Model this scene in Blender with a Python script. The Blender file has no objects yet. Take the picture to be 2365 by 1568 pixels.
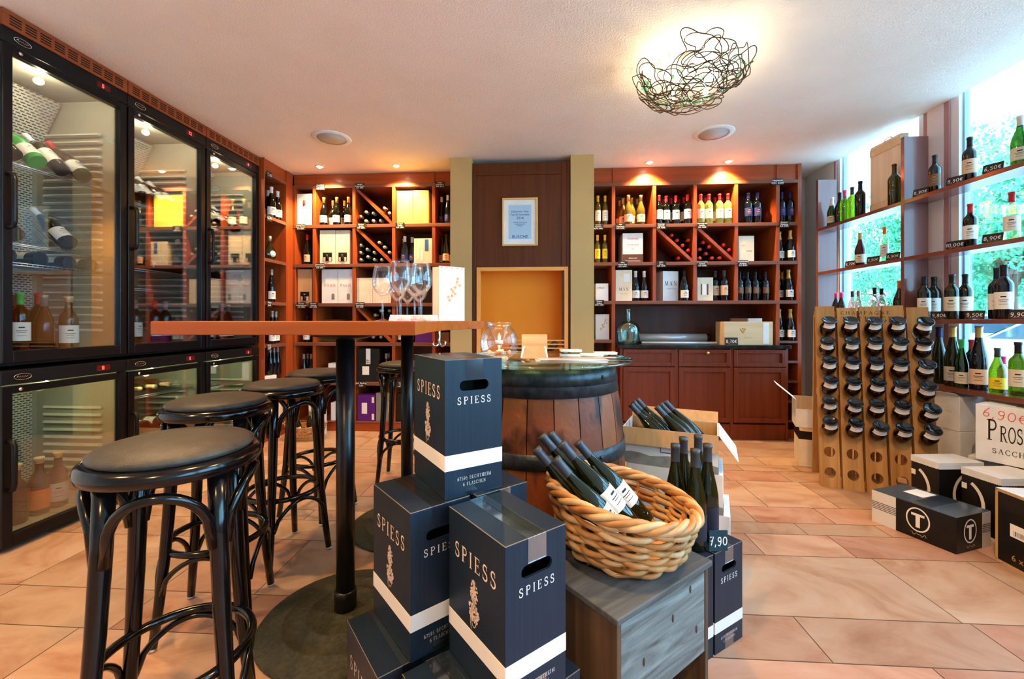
import bpy, bmesh, math, random
from mathutils import Vector, Matrix, Euler
random.seed(7)
S = bpy.context.scene
COL = S.collection
PI = math.pi
# ------------------------------------------------------------------ camera
FPX = 980.0; CXP = 1182.5; HYP = 741.0; CAMH = 1.12; YAW = math.atan(60/980)
cam = bpy.data.cameras.new('camera'); cam.sensor_width = 36.0; cam.lens = 36.0*FPX/2365
cam.shift_y = (HYP-784.0)/2365; cam.clip_start = .05; cam.clip_end = 200
camo = bpy.data.objects.new('camera', cam); COL.objects.link(camo)
camo.location = (0, 0, CAMH); camo.rotation_euler = (PI/2, 0, YAW)
S.camera = camo
# ------------------------------------------------------------------ world, sun and exposure
S.view_settings.view_transform = 'Standard'; S.view_settings.look = 'None'
S.view_settings.exposure = 0.50; S.view_settings.gamma = 1.0; S.view_settings.use_curve_mapping = False
wd = bpy.data.worlds.new('sky'); S.world = wd; wd.use_nodes = True
wn = wd.node_tree.nodes['Background']; wn.inputs[0].default_value = (.30, .66, 1, 1); wn.inputs[1].default_value = 11.0
SUN = bpy.data.lights.new('sun', 'SUN'); SUN.energy = 9.0; SUN.angle = .02; SUN.color = (1, .97, .9)
so = bpy.data.objects.new('sun', SUN); COL.objects.link(so); so.rotation_euler = (math.radians(-30), math.radians(-40), 0)
WARM = (1.0, .60, .24)
# ------------------------------------------------------------------ measuring helpers (photo pixel -> room point)
_R = (math.cos(YAW), math.sin(YAW)); _F = (-math.sin(YAW), math.cos(YAW))
def ray(px, py):
    a = (px-CXP)/FPX
    return (_F[0]+a*_R[0], _F[1]+a*_R[1], (HYP-py)/FPX)
def atY(px, py, Y):
    d = ray(px, py); t = Y/d[1]; return Vector((d[0]*t, Y, CAMH+d[2]*t))
def atX(px, py, X):
    d = ray(px, py); t = X/d[0]; return Vector((X, d[1]*t, CAMH+d[2]*t))
def atD(px, py, Z):
    d = ray(px, py); return Vector((d[0]*Z, d[1]*Z, CAMH+d[2]*Z))
def atH(px, py, z):
    d = ray(px, py); t = (z-CAMH)/d[2]; return Vector((d[0]*t, d[1]*t, z))
# ------------------------------------------------------------------ materials
MATS = {}
def mat(name, col, rough=.5, metal=0, spec=.22, emit=None, es=0, coat=0, alpha=None):
    if name in MATS: return MATS[name]
    m = bpy.data.materials.new(name); m.use_nodes = True
    b = m.node_tree.nodes['Principled BSDF']
    b.inputs['Base Color'].default_value = (*col, 1); b.inputs['Roughness'].default_value = rough
    b.inputs['Metallic'].default_value = metal; b.inputs['Specular IOR Level'].default_value = spec
    b.inputs['Coat Weight'].default_value = coat; b.inputs['Coat Roughness'].default_value = .12
    if emit: b.inputs['Emission Color'].default_value = (*emit, 1); b.inputs['Emission Strength'].default_value = es
    MATS[name] = m; return m
def nd(m, t, **k):
    n = m.node_tree.nodes.new(t)
    for a, v in k.items(): setattr(n, a, v)
    return n
def lk(m, a, b): m.node_tree.links.new(a, b)
def noisy(name, c1, c2, scale=(6, 6, 6), rough=.5, bump=0, bscale=80, detail=4, coat=0, lo=.35, hi=.65, metal=0, dist=0, c3=None, spec=.28):
    """two-tone surface: stretched noise between c1 and c2, optional fine bump"""
    if name in MATS: return MATS[name]
    m = mat(name, c1, rough, metal, spec, coat=coat); b = m.node_tree.nodes['Principled BSDF']
    tc = nd(m, 'ShaderNodeTexCoord'); mp = nd(m, 'ShaderNodeMapping'); mp.inputs['Scale'].default_value = scale
    lk(m, tc.outputs['Object'], mp.inputs[0])
    n = nd(m, 'ShaderNodeTexNoise'); n.inputs['Scale'].default_value = 1; n.inputs['Detail'].default_value = detail
    n.inputs['Distortion'].default_value = dist; lk(m, mp.outputs[0], n.inputs['Vector'])
    r = nd(m, 'ShaderNodeValToRGB'); r.color_ramp.elements[0].position = lo; r.color_ramp.elements[1].position = hi
    r.color_ramp.elements[0].color = (*c1, 1); r.color_ramp.elements[1].color = (*c2, 1)
    if c3: e = r.color_ramp.elements.new((lo+hi)/2); e.color = (*c3, 1)
    lk(m, n.outputs[0], r.inputs[0]); lk(m, r.outputs[0], b.inputs['Base Color'])
    if bump:
        n2 = nd(m, 'ShaderNodeTexNoise'); n2.inputs['Scale'].default_value = bscale; n2.inputs['Detail'].default_value = 2
        lk(m, tc.outputs['Object'], n2.inputs['Vector'])
        bp = nd(m, 'ShaderNodeBump'); bp.inputs['Strength'].default_value = bump; bp.inputs['Distance'].default_value = .004
        lk(m, n2.outputs[0], bp.inputs['Height']); lk(m, bp.outputs[0], b.inputs['Normal'])
    return m
def glass(name, tint=(1, 1, 1), refl=.06, rough=.0, edge=.5, power=1.0):
    """clear sheet / thin-walled glass: tinted transparency plus fresnel reflection"""
    if name in MATS: return MATS[name]
    m = bpy.data.materials.new(name); m.use_nodes = True; nt = m.node_tree
    for n in list(nt.nodes): nt.nodes.remove(n)
    o = nd(m, 'ShaderNodeOutputMaterial'); mx = nd(m, 'ShaderNodeMixShader')
    t = nd(m, 'ShaderNodeBsdfTransparent'); t.inputs[0].default_value = (*tint, 1)
    g = nd(m, 'ShaderNodeBsdfGlossy'); g.inputs['Roughness'].default_value = rough; g.inputs['Color'].default_value = (1, 1, 1, 1)
    lw = nd(m, 'ShaderNodeFresnel'); lw.inputs[0].default_value = 1.5
    mr = nd(m, 'ShaderNodeMapRange'); mr.inputs['From Min'].default_value = .04; mr.inputs['From Max'].default_value = 1
    mr.inputs['To Min'].default_value = refl; mr.inputs['To Max'].default_value = edge
    lk(m, lw.outputs[0], mr.inputs[0]); lk(m, mr.outputs[0], mx.inputs[0]); lk(m, t.outputs[0], mx.inputs[1]); lk(m, g.outputs[0], mx.inputs[2])
    lk(m, mx.outputs[0], o.inputs[0]); MATS[name] = m; return m

# woods (grain runs along the long axis named)
def wood(name, c1, c2, axis='Z', rough=.42, coat=.06, s=1.0, bump=0):
    sc = {'X': (1.2*s, 26*s, 26*s), 'Y': (26*s, 1.2*s, 26*s), 'Z': (26*s, 26*s, 1.2*s)}[axis]
    return noisy(name, c1, c2, sc, rough, coat=coat, detail=6, lo=.3, hi=.7, dist=.6, bump=bump)
W_Z = wood('cherry wood upright', (.25, .040, .007), (.37, .072, .014), 'Z')
W_X = wood('cherry wood along', (.25, .040, .007), (.37, .072, .014), 'X')
W_Y = wood('cherry wood deep', (.20, .036, .007), (.30, .062, .012), 'Y')
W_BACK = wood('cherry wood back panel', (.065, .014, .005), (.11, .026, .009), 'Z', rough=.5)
W_DARK = wood('mahogany panel', (.080, .017, .004), (.125, .031, .007), 'Z', rough=.35)
W_SHELF = wood('shelf board edge', (.15, .050, .026), (.20, .070, .038), 'X')
W_TABLE = wood('table top wood', (.28, .058, .006), (.39, .088, .010), 'X', rough=.32, coat=.12)
W_CAB = wood('cabinet wood', (.13, .022, .006), (.19, .036, .010), 'Z', rough=.42)
W_OAK = wood('oak board', (.33, .145, .036), (.52, .27, .085), 'Z', rough=.6, coat=0, bump=.15)
W_BLK = mat('black lacquered wood', (.0025, .0025, .003), .16, spec=.42)
M_LEATHER = noisy('black leather', (.040, .034, .028), (.056, .048, .040), (40, 40, 40), .42, bump=.25, bscale=420)
M_METAL = mat('black metal', (.002, .0025, .004), .30, 0, spec=.5)
M_CAST = noisy('cast iron', (.028, .028, .018), (.060, .058, .036), (70, 70, 70), .55, bump=.8, bscale=260)
M_FR = mat('black fridge casing', (.006, .006, .0065), .36, spec=.2)
M_FRD = mat('black door frame', (.004, .004, .005), .28, spec=.22)
M_LINER = mat('shade-toned liner', (.27, .27, .22), .5); M_RIB = mat('light-toned ribbed liner', (.60, .60, .50), .5)  # rib highlights and liner shade are put into these two colours
M_CHROME = mat('chrome', (.75, .75, .75), .18, 1)
M_STEEL = mat('brushed steel', (.55, .56, .58), .32, 1)
M_WHITE = mat('white paint', (.80, .79, .76), .6)
M_PAPER = noisy('white paper', (.78, .77, .74), (.84, .83, .80), (8, 8, 8), .7)
M_CARD = noisy('brown cardboard', (.45, .27, .12), (.52, .32, .16), (60, 60, 3), .75)
M_CREAM = noisy('cream cardboard', (.70, .60, .44), (.78, .68, .52), (12, 12, 12), .7)
M_WBOX = noisy('white cardboard', (.70, .70, .70), (.78, .78, .78), (12, 12, 12), .6)
M_PALEW = wood('pale crate wood', (.66, .48, .26), (.78, .60, .36), 'X', rough=.6, coat=0)
M_BLUBOX = noisy('dark slate printed cardboard', (.0060, .0145, .028), (.0085, .0200, .038), (300, 300, 2), .42)
M_BLKBOX = noisy('black printed cardboard', (.005, .0045, .005), (.009, .008, .008), (20, 20, 20), .38)
M_YELBOX = noisy('yellow carton', (.80, .72, .08), (.88, .80, .14), (6, 6, 6), .5)
M_PURBOX = mat('purple carton', (.10, .012, .18), .45)
M_GREYBOX = mat('grey carton', (.22, .20, .17), .5)
M_BRNBOX = mat('dark brown carton', (.12, .05, .025), .5)
M_PRINT_W = mat('white print', (.80, .76, .72), .6)
M_PRINT_K = mat('black print', (.015, .013, .013), .6)
M_PRINT_R = mat('red print', (.62, .04, .03), .6)
M_PRINT_G = mat('gold print', (.42, .25, .07), .5)
M_PRINT_B = mat('blue print', (.04, .12, .40), .6)
M_TAPE = glass('clear packing tape', (.95, .95, .95), .016, .10, .45)
M_CHALK = mat('chalk', (.85, .85, .82), .8)
M_SLATE = mat('black card', (.022, .018, .016), .55)
M_DK = mat('dark recess', (.004, .004, .004), .8)
G_CLEAR = glass('clear glass', (.995, .997, .997), .035, 0, .38)
G_PANE = glass('window pane', (.93, .985, .98), .03, 0, .6)
G_DOOR = glass('fridge door glass', (.90, .91, .90), .042, 0, .62)
G_DEMI = glass('aqua glass', (.80, .95, .92), .10, .02, .75)
G_GREEN = glass('green bottle glass', (.06, .26, .04), .05, .02, .7)
G_OLIVE = glass('olive bottle glass', (.20, .25, .012), .05, .02, .7)
G_LIME = glass('lime bottle glass', (.34, .42, .035), .05, .02, .7)
G_PALE = glass('pale wine bottle glass', (.84, .93, .72), .05, .01, .7)
G_BLACK = mat('black bottle glass', (.002, .003, .0015), .05, spec=.5)
G_BLUEBK = mat('blue black bottle glass', (.002, .004, .007), .05, spec=.5)
G_DOLIVE = mat('dark olive bottle glass', (.006, .009, .002), .05, spec=.5)
G_WHITEW = mat('white wine bottle', (.26, .31, .07), .08, coat=.3)
G_GOLDW = mat('golden wine bottle', (.09, .065, .008), .08, coat=.3)
G_ROSE = glass('rose wine bottle glass', (.85, .55, .50), .05, .02, .7)
CAPS = dict(black=mat('black capsule', (.012, .012, .014), .3), red=mat('red capsule', (.50, .02, .025), .35), yellow=mat('yellow capsule', (.72, .40, .01), .35),
            gold=mat('gold capsule', (.55, .38, .12), .3, .6), silver=mat('silver capsule', (.30, .29, .27), .35, .4), white=mat('white capsule', (.75, .74, .72), .4),
            blue=mat('dark blue capsule', (.010, .010, .075), .35), grey=mat('grey screw cap', (.055, .060, .072), .38, .3), green=mat('green capsule', (.03, .35, .08), .35),
            pink=mat('pink capsule', (.75, .06, .25), .35), cork=noisy('cork', (.50, .30, .14), (.68, .46, .26), (90, 90, 90), .8), orange=mat('orange capsule', (.75, .22, .06), .4))
LABS = dict(white=mat('white label', (.80, .77, .70), .55), cream=mat('cream label', (.66, .58, .44), .55), peach=mat('peach label', (.70, .46, .30), .55),
            blue=mat('blue label', (.018, .022, .13), .5), dark=mat('dark label', (.02, .022, .035), .5), orange=mat('orange label', (.72, .14, .01), .5),
            yellow=mat('yellow label', (.80, .62, .02), .5), grey=mat('grey label', (.45, .44, .42), .5), brown=mat('brown label', (.16, .08, .04), .5))
# ------------------------------------------------------------------ mesh builder
class MB:
    def __init__(s): s.v = []; s.f = []; s.sm = []; s.mi = []
    def add(s, vs, fs, smooth=False, mi=0, M=None):
        b = len(s.v)
        s.v += [tuple(M @ Vector(v)) if M else tuple(v) for v in vs]
        for f in fs: s.f.append(tuple(i+b for i in f)); s.sm.append(smooth); s.mi.append(mi)
        return s
    def box(s, x0, x1, y0, y1, z0, z1, mi=0, M=None):
        vs = [(x, y, z) for z in (z0, z1) for x, y in ((x0, y0), (x1, y0), (x1, y1), (x0, y1))]
        return s.add(vs, [(3, 2, 1, 0), (4, 5, 6, 7), (0, 1, 5, 4), (1, 2, 6, 5), (2, 3, 7, 6), (3, 0, 4, 7)], False, mi, M)
    def lathe(s, prof, n=24, mi=0, M=None, smooth=True, a0=0, a1=2*PI, caps=True):
        full = abs(a1-a0-2*PI) < 1e-6; k = n if full else n+1; vs = []; fs = []
        for r, z in prof:
            for i in range(k):
                a = a0+(a1-a0)*i/n; vs.append((r*math.cos(a), r*math.sin(a), z))
        for j in range(len(prof)-1):
            for i in range(n):
                i2 = (i+1) % k if full else i+1
                fs.append((j*k+i, j*k+i2, (j+1)*k+i2, (j+1)*k+i))
        s.add(vs, fs, smooth, mi, M)
        if caps and full:
            b = len(s.v)-len(vs)
            if prof[0][0] > 1e-5: s.f.append(tuple(b+i for i in reversed(range(n)))); s.sm.append(False); s.mi.append(mi)
            if prof[-1][0] > 1e-5: s.f.append(tuple(b+(len(prof)-1)*k+i for i in range(n))); s.sm.append(False); s.mi.append(mi)
        return s
    def cyl(s, r, z0, z1, n=24, mi=0, M=None, r2=None): return s.lathe([(r, z0), (r if r2 is None else r2, z1)], n, mi, M)
    def tube(s, pts, rad, n=10, closed=False, mi=0, M=None, flat=1.0):
        pts = [Vector(p) for p in pts]; m = len(pts); vs = []; fs = []
        up = None
        for i, p in enumerate(pts):
            a = pts[(i-1) % m] if (closed or i) else p; b = pts[(i+1) % m] if (closed or i < m-1) else p
            t = (b-a).normalized()
            if up is None: up = t.orthogonal().normalized()
            up = (up-t*up.dot(t)); up = up.normalized() if up.length > 1e-6 else t.orthogonal().normalized()
            w = t.cross(up); r = rad[i] if isinstance(rad, (list, tuple)) else rad
            for k in range(n):
                an = 2*PI*k/n; vs.append(p+up*r*math.cos(an)+w*r*flat*math.sin(an))
        for i in range(m if closed else m-1):
            j = (i+1) % m
            off = 0
            if closed and i == m-1:   # align the seam
                d = [(vs[i*n]-vs[k]).length for k in range(n)]; off = d.index(min(d))
            for k in range(n): fs.append((i*n+k, i*n+(k+1) % n, j*n+(k+1+off) % n, j*n+(k+off) % n))
        s.add(vs, fs, True, mi, M)
        if not closed:
            b = len(s.v)-len(vs)
            s.f.append(tuple(b+i for i in reversed(range(n)))); s.sm.append(False); s.mi.append(mi)
            s.f.append(tuple(b+(m-1)*n+i for i in range(n))); s.sm.append(False); s.mi.append(mi)
        return s
    def prism(s, poly, z0, z1, mi=0, M=None):
        n = len(poly); vs = [(x, y, z0) for x, y in poly]+[(x, y, z1) for x, y in poly]
        fs = [tuple(reversed(range(n))), tuple(range(n, 2*n))]+[(i, (i+1) % n, n+(i+1) % n, n+i) for i in range(n)]
        return s.add(vs, fs, False, mi, M)
    def mesh(s, name, mats):
        me = bpy.data.meshes.new(name); me.from_pydata(s.v, [], s.f); me.update()
        for m in (mats if isinstance(mats, (list, tuple)) else [mats]): me.materials.append(m)
        me.polygons.foreach_set('use_smooth', s.sm); me.polygons.foreach_set('material_index', s.mi); me.update()
        return me
    def obj(s, name, mats, parent=None, **k): return link(name, s.mesh(name, mats), parent, **k)
def link(name, me, parent=None, loc=None, rot=None, M=None, bevel=0, label=None):
    o = bpy.data.objects.new(name, me); COL.objects.link(o)
    if parent: o.parent = parent
    if M is not None: o.matrix_local = M
    else:
        if loc is not None: o.location = loc
        if rot is not None: o.rotation_euler = rot
    if bevel:
        b = o.modifiers.new('bevel', 'BEVEL'); b.width = bevel; b.segments = 2; b.limit_method = 'ANGLE'
    if label: o['label'] = label
    return o
def tag(o, label, cat, group=None):
    o['label'] = label; o['category'] = cat
    if group: o['group'] = group
    return o
def struct(o): o['kind'] = 'structure'; return o
def empty(name, loc=(0, 0, 0), rz=0):
    o = bpy.data.objects.new(name, None); COL.objects.link(o); o.location = loc; o.rotation_euler = (0, 0, rz); o.empty_display_size = .1
    return o
def copy_tree(o, parent=None):
    c = o.copy(); COL.objects.link(c)
    if parent: c.parent = parent
    for ch in list(o.children): copy_tree(ch, c)
    return c
def T(x, y, z): return Matrix.Translation((x, y, z))
def RX(a): return Matrix.Rotation(a, 4, 'X')
def RY(a): return Matrix.Rotation(a, 4, 'Y')
def RZ(a): return Matrix.Rotation(a, 4, 'Z')
def align(p0, p1):
    """matrix taking local +Z to the direction p0->p1, origin at p0"""
    d = Vector(p1)-Vector(p0); q = d.to_track_quat('Z', 'Y')
    return Matrix.Translation(p0) @ q.to_matrix().to_4x4()
ORD = ['first', 'second', 'third', 'fourth', 'fifth', 'sixth', 'seventh', 'eighth', 'ninth', 'tenth', 'eleventh', 'twelfth']
# ------------------------------------------------------------------ lettering: ribbons in the XY plane, facing +Z
def arc(cx, cy, rx, ry, a0, a1, n=10): return [(cx+rx*math.cos(math.radians(a0+(a1-a0)*i/n)), cy+ry*math.sin(math.radians(a0+(a1-a0)*i/n))) for i in range(n+1)]
Gs = {  # serif capitals: (advance, [(stroke, width)], [serif bars (x0,x1,y)])
 'S': (.62, [(arc(.29, .74, .20, .215, 40, 250, 10)+arc(.29, .26, .22, .23, 70, -150, 10), .11)], [], [(.47, .68, .95), (.06, .05, .33)]),
 'P': (.68, [([(.16, 0), (.16, 1)], .13), ([(.16, .97)]+arc(.36, .74, .23, .235, 90, -90, 8)+[(.16, .50)], .09)], [(.02, .34, 0), (.02, .2, 1)], []),
 'I': (.38, [([(.19, 0), (.19, 1)], .13)], [(.04, .34, 0), (.04, .34, 1)], []),
 'E': (.68, [([(.16, 0), (.16, 1)], .13), ([(.16, .97), (.58, .97)], .055), ([(.16, .03), (.61, .03)], .055), ([(.16, .52), (.46, .52)], .05)], [(.02, .2, 0), (.02, .2, 1)], [(.57, .8, 1), (.60, 0, .22), (.45, .42, .62)]),
 'M': (.98, [([(.14, 0), (.17, 1)], .06), ([(.17, 1), (.48, .04)], .12), ([(.48, .04), (.80, 1)], .05), ([(.80, 1), (.83, 0)], .13)], [(.03, .27, 0), (.03, .22, 1), (.70, .96, 0), (.75, .94, 1)], []),
 'A': (.78, [([(.14, 0), (.38, 1)], .05), ([(.38, 1), (.64, 0)], .12), ([(.22, .34), (.55, .34)], .05)], [(.02, .26, 0), (.52, .76, 0)], []),
 'N': (.84, [([(.15, 0), (.15, 1)], .05), ([(.15, 1), (.68, .02)], .12), ([(.68, 0), (.68, 1)], .05)], [(.03, .27, 0), (.03, .2, 1), (.57, .80, 1)], []),
 'R': (.74, [([(.16, 0), (.16, 1)], .13), ([(.16, .97)]+arc(.36, .75, .22, .22, 90, -90, 8)+[(.16, .53)], .09), ([(.34, .52), (.64, .02)], .11)], [(.02, .32, 0), (.02, .2, 1), (.58, .76, 0)], []),
 'O': (.80, [(arc(.40, .50, .31, .48, 0, 360, 20), .10)], [], []),
 'C': (.72, [(arc(.42, .50, .33, .48, 50, 310, 16), .10)], [], [(.62, .68, .97), (.62, .1, .32)]),
 'H': (.84, [([(.16, 0), (.16, 1)], .13), ([(.66, 0), (.66, 1)], .13), ([(.16, .52), (.66, .52)], .05)], [(.02, .30, 0), (.02, .30, 1), (.52, .80, 0), (.52, .80, 1)], []),
 'T': (.70, [([(.34, 0), (.34, 1)], .13), ([(.05, .97), (.63, .97)], .055)], [(.20, .48, 0)], [(.05, .78, 1), (.63, .78, 1)]),
 'B': (.70, [([(.16, 0), (.16, 1)], .13), ([(.16, .97)]+arc(.34, .76, .19, .21, 90, -90, 6)+[(.16, .54)]+arc(.36, .28, .24, .26, 90, -90, 6)+[(.16, .03)], .08)], [(.02, .2, 0), (.02, .2, 1)], []),
 'F': (.62, [([(.16, 0), (.16, 1)], .13), ([(.16, .97), (.55, .97)], .055), ([(.16, .52), (.44, .52)], .05)], [(.02, .32, 0), (.02, .2, 1)], [(.54, .8, 1), (.43, .42, .62)]),
 'L': (.64, [([(.16, 0), (.16, 1)], .13), ([(.16, .03), (.58, .03)], .055)], [(.02, .2, 0), (.02, .30, 1)], [(.57, 0, .24)]),
 'G': (.82, [(arc(.42, .50, .33, .48, 50, 340, 16), .10), ([(.72, .1), (.72, .42)], .12)], [(.58, .82, .42)], [(.62, .68, .97)]),
 'D': (.80, [([(.16, 0), (.16, 1)], .13), ([(.16, .97)]+arc(.34, .50, .38, .47, 90, -90, 12)+[(.16, .03)], .09)], [(.02, .2, 0), (.02, .2, 1)], []),
 'U': (.82, [([(.16, 1), (.16, .3)]+arc(.40, .28, .24, .27, 180, 360, 8)+[(.64, 1)], .09)], [(.02, .30, 1), (.53, .77, 1)], []),
 'W': (1.05, [([(.10, 1), (.32, .02)], .12), ([(.32, .02), (.52, .9)], .05), ([(.52, .9), (.72, .02)], .12), ([(.72, .02), (.94, 1)], .05)], [(0, .22, 1), (.82, 1.04, 1)], []),
 '6': (.58, [(arc(.29, .30, .21, .28, 100, 460, 14), .08), (arc(.50, .34, .42, .62, 100, 180, 8), .08)], [], []),
 '7': (.55, [([(.08, .95), (.50, .95), (.22, 0)], .08)], [], [(.08, .8, 1)]),
 '5': (.58, [([(.50, .96), (.16, .96), (.13, .55)]+arc(.27, .30, .22, .28, 115, -150, 12), .08)], [], []),
 '9': (.58, [(arc(.29, .68, .21, .28, -80, 280, 14), .08), (arc(.08, .64, .42, .62, 0, -80, 8), .08)], [], []),
 ' ': (.40, [], [], []),
}
Hd = {  # handwritten figures
 '0': (.62, [arc(.28, .40, .22, .38, 80, 440, 14)]), '1': (.36, [[(.05, .55), (.22, .82), (.20, 0)]]),
 '2': (.60, [arc(.27, .60, .20, .20, 160, -30, 8)+[(.06, .04), (.52, .06)]]), '3': (.56, [arc(.24, .62, .18, .18, 140, -80, 8)+arc(.24, .22, .22, .22, 80, -140, 8)]),
 '4': (.60, [[(.30, .85), (.06, .30), (.52, .32)], [(.40, .55), (.36, 0)]]), '5': (.58, [[(.50, .82), (.18, .80), (.13, .48)]+arc(.24, .24, .22, .23, 100, -140, 10)]),
 '6': (.56, [[(.42, .85), (.16, .50), (.09, .25)]+arc(.27, .20, .18, .19, 170, 500, 12)]), '7': (.56, [[(.08, .78), (.48, .82), (.22, 0)], [(.16, .42), (.42, .46)]]),
 '8': (.58, [arc(.27, .58, .17, .19, -90, 180, 8)+arc(.27, .20, .20, .20, 120, -240, 12)+[(.30, .40), (.43, .56)]+arc(.27, .58, .17, .19, 0, 60, 3)]),
 '9': (.58, [arc(.27, .56, .18, .21, 20, 370, 12)+[(.42, .2), (.30, -.05), (.10, .02)]]),
 ',': (.26, [[(.13, .08), (.06, -.18)]]), 'e': (.62, [arc(.34, .40, .26, .36, 50, 310, 12), [(.0, .48), (.42, .50)], [(0, .32), (.38, .34)]]), ' ': (.4, [])}
def ribbon(mb, pts, w, M, z=0):
    P = [Vector((p[0], p[1], 0)) for p in pts]; L = []; R = []
    for i in range(len(P)):
        a = P[max(0, i-1)]; b = P[min(len(P)-1, i+1)]; t = b-a; t = t.normalized() if t.length > 1e-9 else Vector((1, 0, 0))
        n = Vector((-t.y, t.x, 0))*w/2; L.append(P[i]+n); R.append(P[i]-n)
    vs = [(p.x, p.y, z) for p in L]+[(p.x, p.y, z) for p in R]; k = len(P)
    mb.add(vs, [(k+i, k+i+1, i+1, i) for i in range(k-1)], False, 0, M)
def serif_text(mb, s, h, M, track=.12, center=True, sx=1.0):
    tot = sum(Gs[c][0]+track for c in s)-track; x = -tot/2 if center else 0
    for c in s:
        ad, st, bars, ticks = Gs[c]; G = M @ Matrix.Diagonal((h*sx, h, 1, 1)) @ T(x, 0, 0)
        for i, (p, w) in enumerate(st): ribbon(mb, p, w, G, 0)
        for x0, x1, y in bars: ribbon(mb, [(x0, .022 if y == 0 else (y-.022)), (x1, .022 if y == 0 else y-.022)], .045, G, 0)
        for xt, y0, y1 in ticks: ribbon(mb, [(xt, y0), (xt, y1)], .05, G, 0)
        x += ad+track
    return tot*h*sx
def hand_text(mb, s, h, M, w=.09, track=.06, center=True):
    tot = sum(Hd[c][0]+track for c in s)-track; x = -tot/2 if center else 0
    for c in s:
        ad, st = Hd[c]; G = M @ Matrix.Diagonal((h, h, 1, 1)) @ T(x, 0, 0)
        for p in st: ribbon(mb, p, w, G)
        x += ad+track
_TX = {}
def plain_text(s, size, align='CENTER', bold=0):
    """flat mesh of ordinary type"""
    key = (s, size, align, bold)
    if key not in _TX:
        c = bpy.data.curves.new('lettering', 'FONT'); c.body = s; c.size = size; c.align_x = align; c.resolution_u = 2; c.offset = bold
        o = bpy.data.objects.new('lettering', c); o2 = o
        vl = bpy.context.view_layer; COL.objects.link(o); vl.update()
        _TX[key] = bpy.data.meshes.new_from_object(o.evaluated_get(bpy.context.evaluated_depsgraph_get()))
        bpy.data.objects.remove(o); bpy.data.curves.remove(c)
    return _TX[key]
def text_obj(name, s, size, m, parent, M, align='CENTER', bold=0):
    me = plain_text(s, size, align, bold).copy(); me.materials.clear(); me.materials.append(m)
    return link(name, me, parent, M=M)
# writing is meshed first, while the scene is still small
for _s in []: pass
# ------------------------------------------------------------------ bottles
PROF = {
 'bordeaux': [(.030, .004), (.034, 0), (.037, .005), (.0375, .185), (.0365, .196), (.031, .210), (.021, .222), (.0155, .234), (.0140, .250), (.0138, .284), (.0158, .286), (.0158, .298), (.012, .300)],
 'burgundy': [(.034, .004), (.038, 0), (.041, .006), (.0412, .135), (.040, .150), (.035, .172), (.027, .196), (.019, .220), (.0150, .240), (.0140, .284), (.0160, .286), (.0160, .298), (.012, .300)],
 'flute':    [(.030, .004), (.034, 0), (.0365, .006), (.0365, .140), (.0355, .160), (.031, .190), (.024, .222), (.0175, .254), (.0145, .280), (.0138, .322), (.0152, .324), (.0152, .334), (.012, .336)],
 'sekt':     [(.034, .006), (.040, 0), (.0435, .008), (.0435, .130), (.042, .150), (.035, .178), (.025, .208), (.0175, .238), (.0150, .262), (.0145, .278), (.0170, .282), (.0170, .300), (.014, .304)],
 'slim':     [(.024, .004), (.026, 0), (.0285, .005), (.0285, .190), (.027, .202), (.019, .218), (.0135, .232), (.0125, .245), (.0122, .284), (.0142, .286), (.0142, .298), (.011, .300)],
 'spirit':   [(.030, .004), (.034, 0), (.038, .005), (.038, .150), (.036, .168), (.026, .186), (.0165, .200), (.0150, .215), (.0150, .255), (.0180, .258), (.0180, .266), (.013, .268)],
}
CAPZ = {'bordeaux': (.238, .3015), 'burgundy': (.240, .3015), 'flute': (.276, .3375), 'sekt': (.215, .3055), 'slim': (.240, .3015), 'spirit': (.240, .2695)}
LABZ = {'bordeaux': (.055, .150), 'burgundy': (.030, .105), 'flute': (.030, .110), 'sekt': (.035, .105), 'slim': (.045, .150), 'spirit': (.030, .120)}
def rad_at(prof, z):
    for (r0, z0), (r1, z1) in zip(prof[1:], prof[2:]):
        if z0 <= z <= z1: return r0+(r1-r0)*(z-z0)/max(1e-6, z1-z0)
    return prof[-1][0]
_BM = {}
UPRIGHT = []       # standing bottles: object, x, y, z, radius
SOLID = []         # cartons: x0, x1, y0, y1, z0, z1
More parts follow.
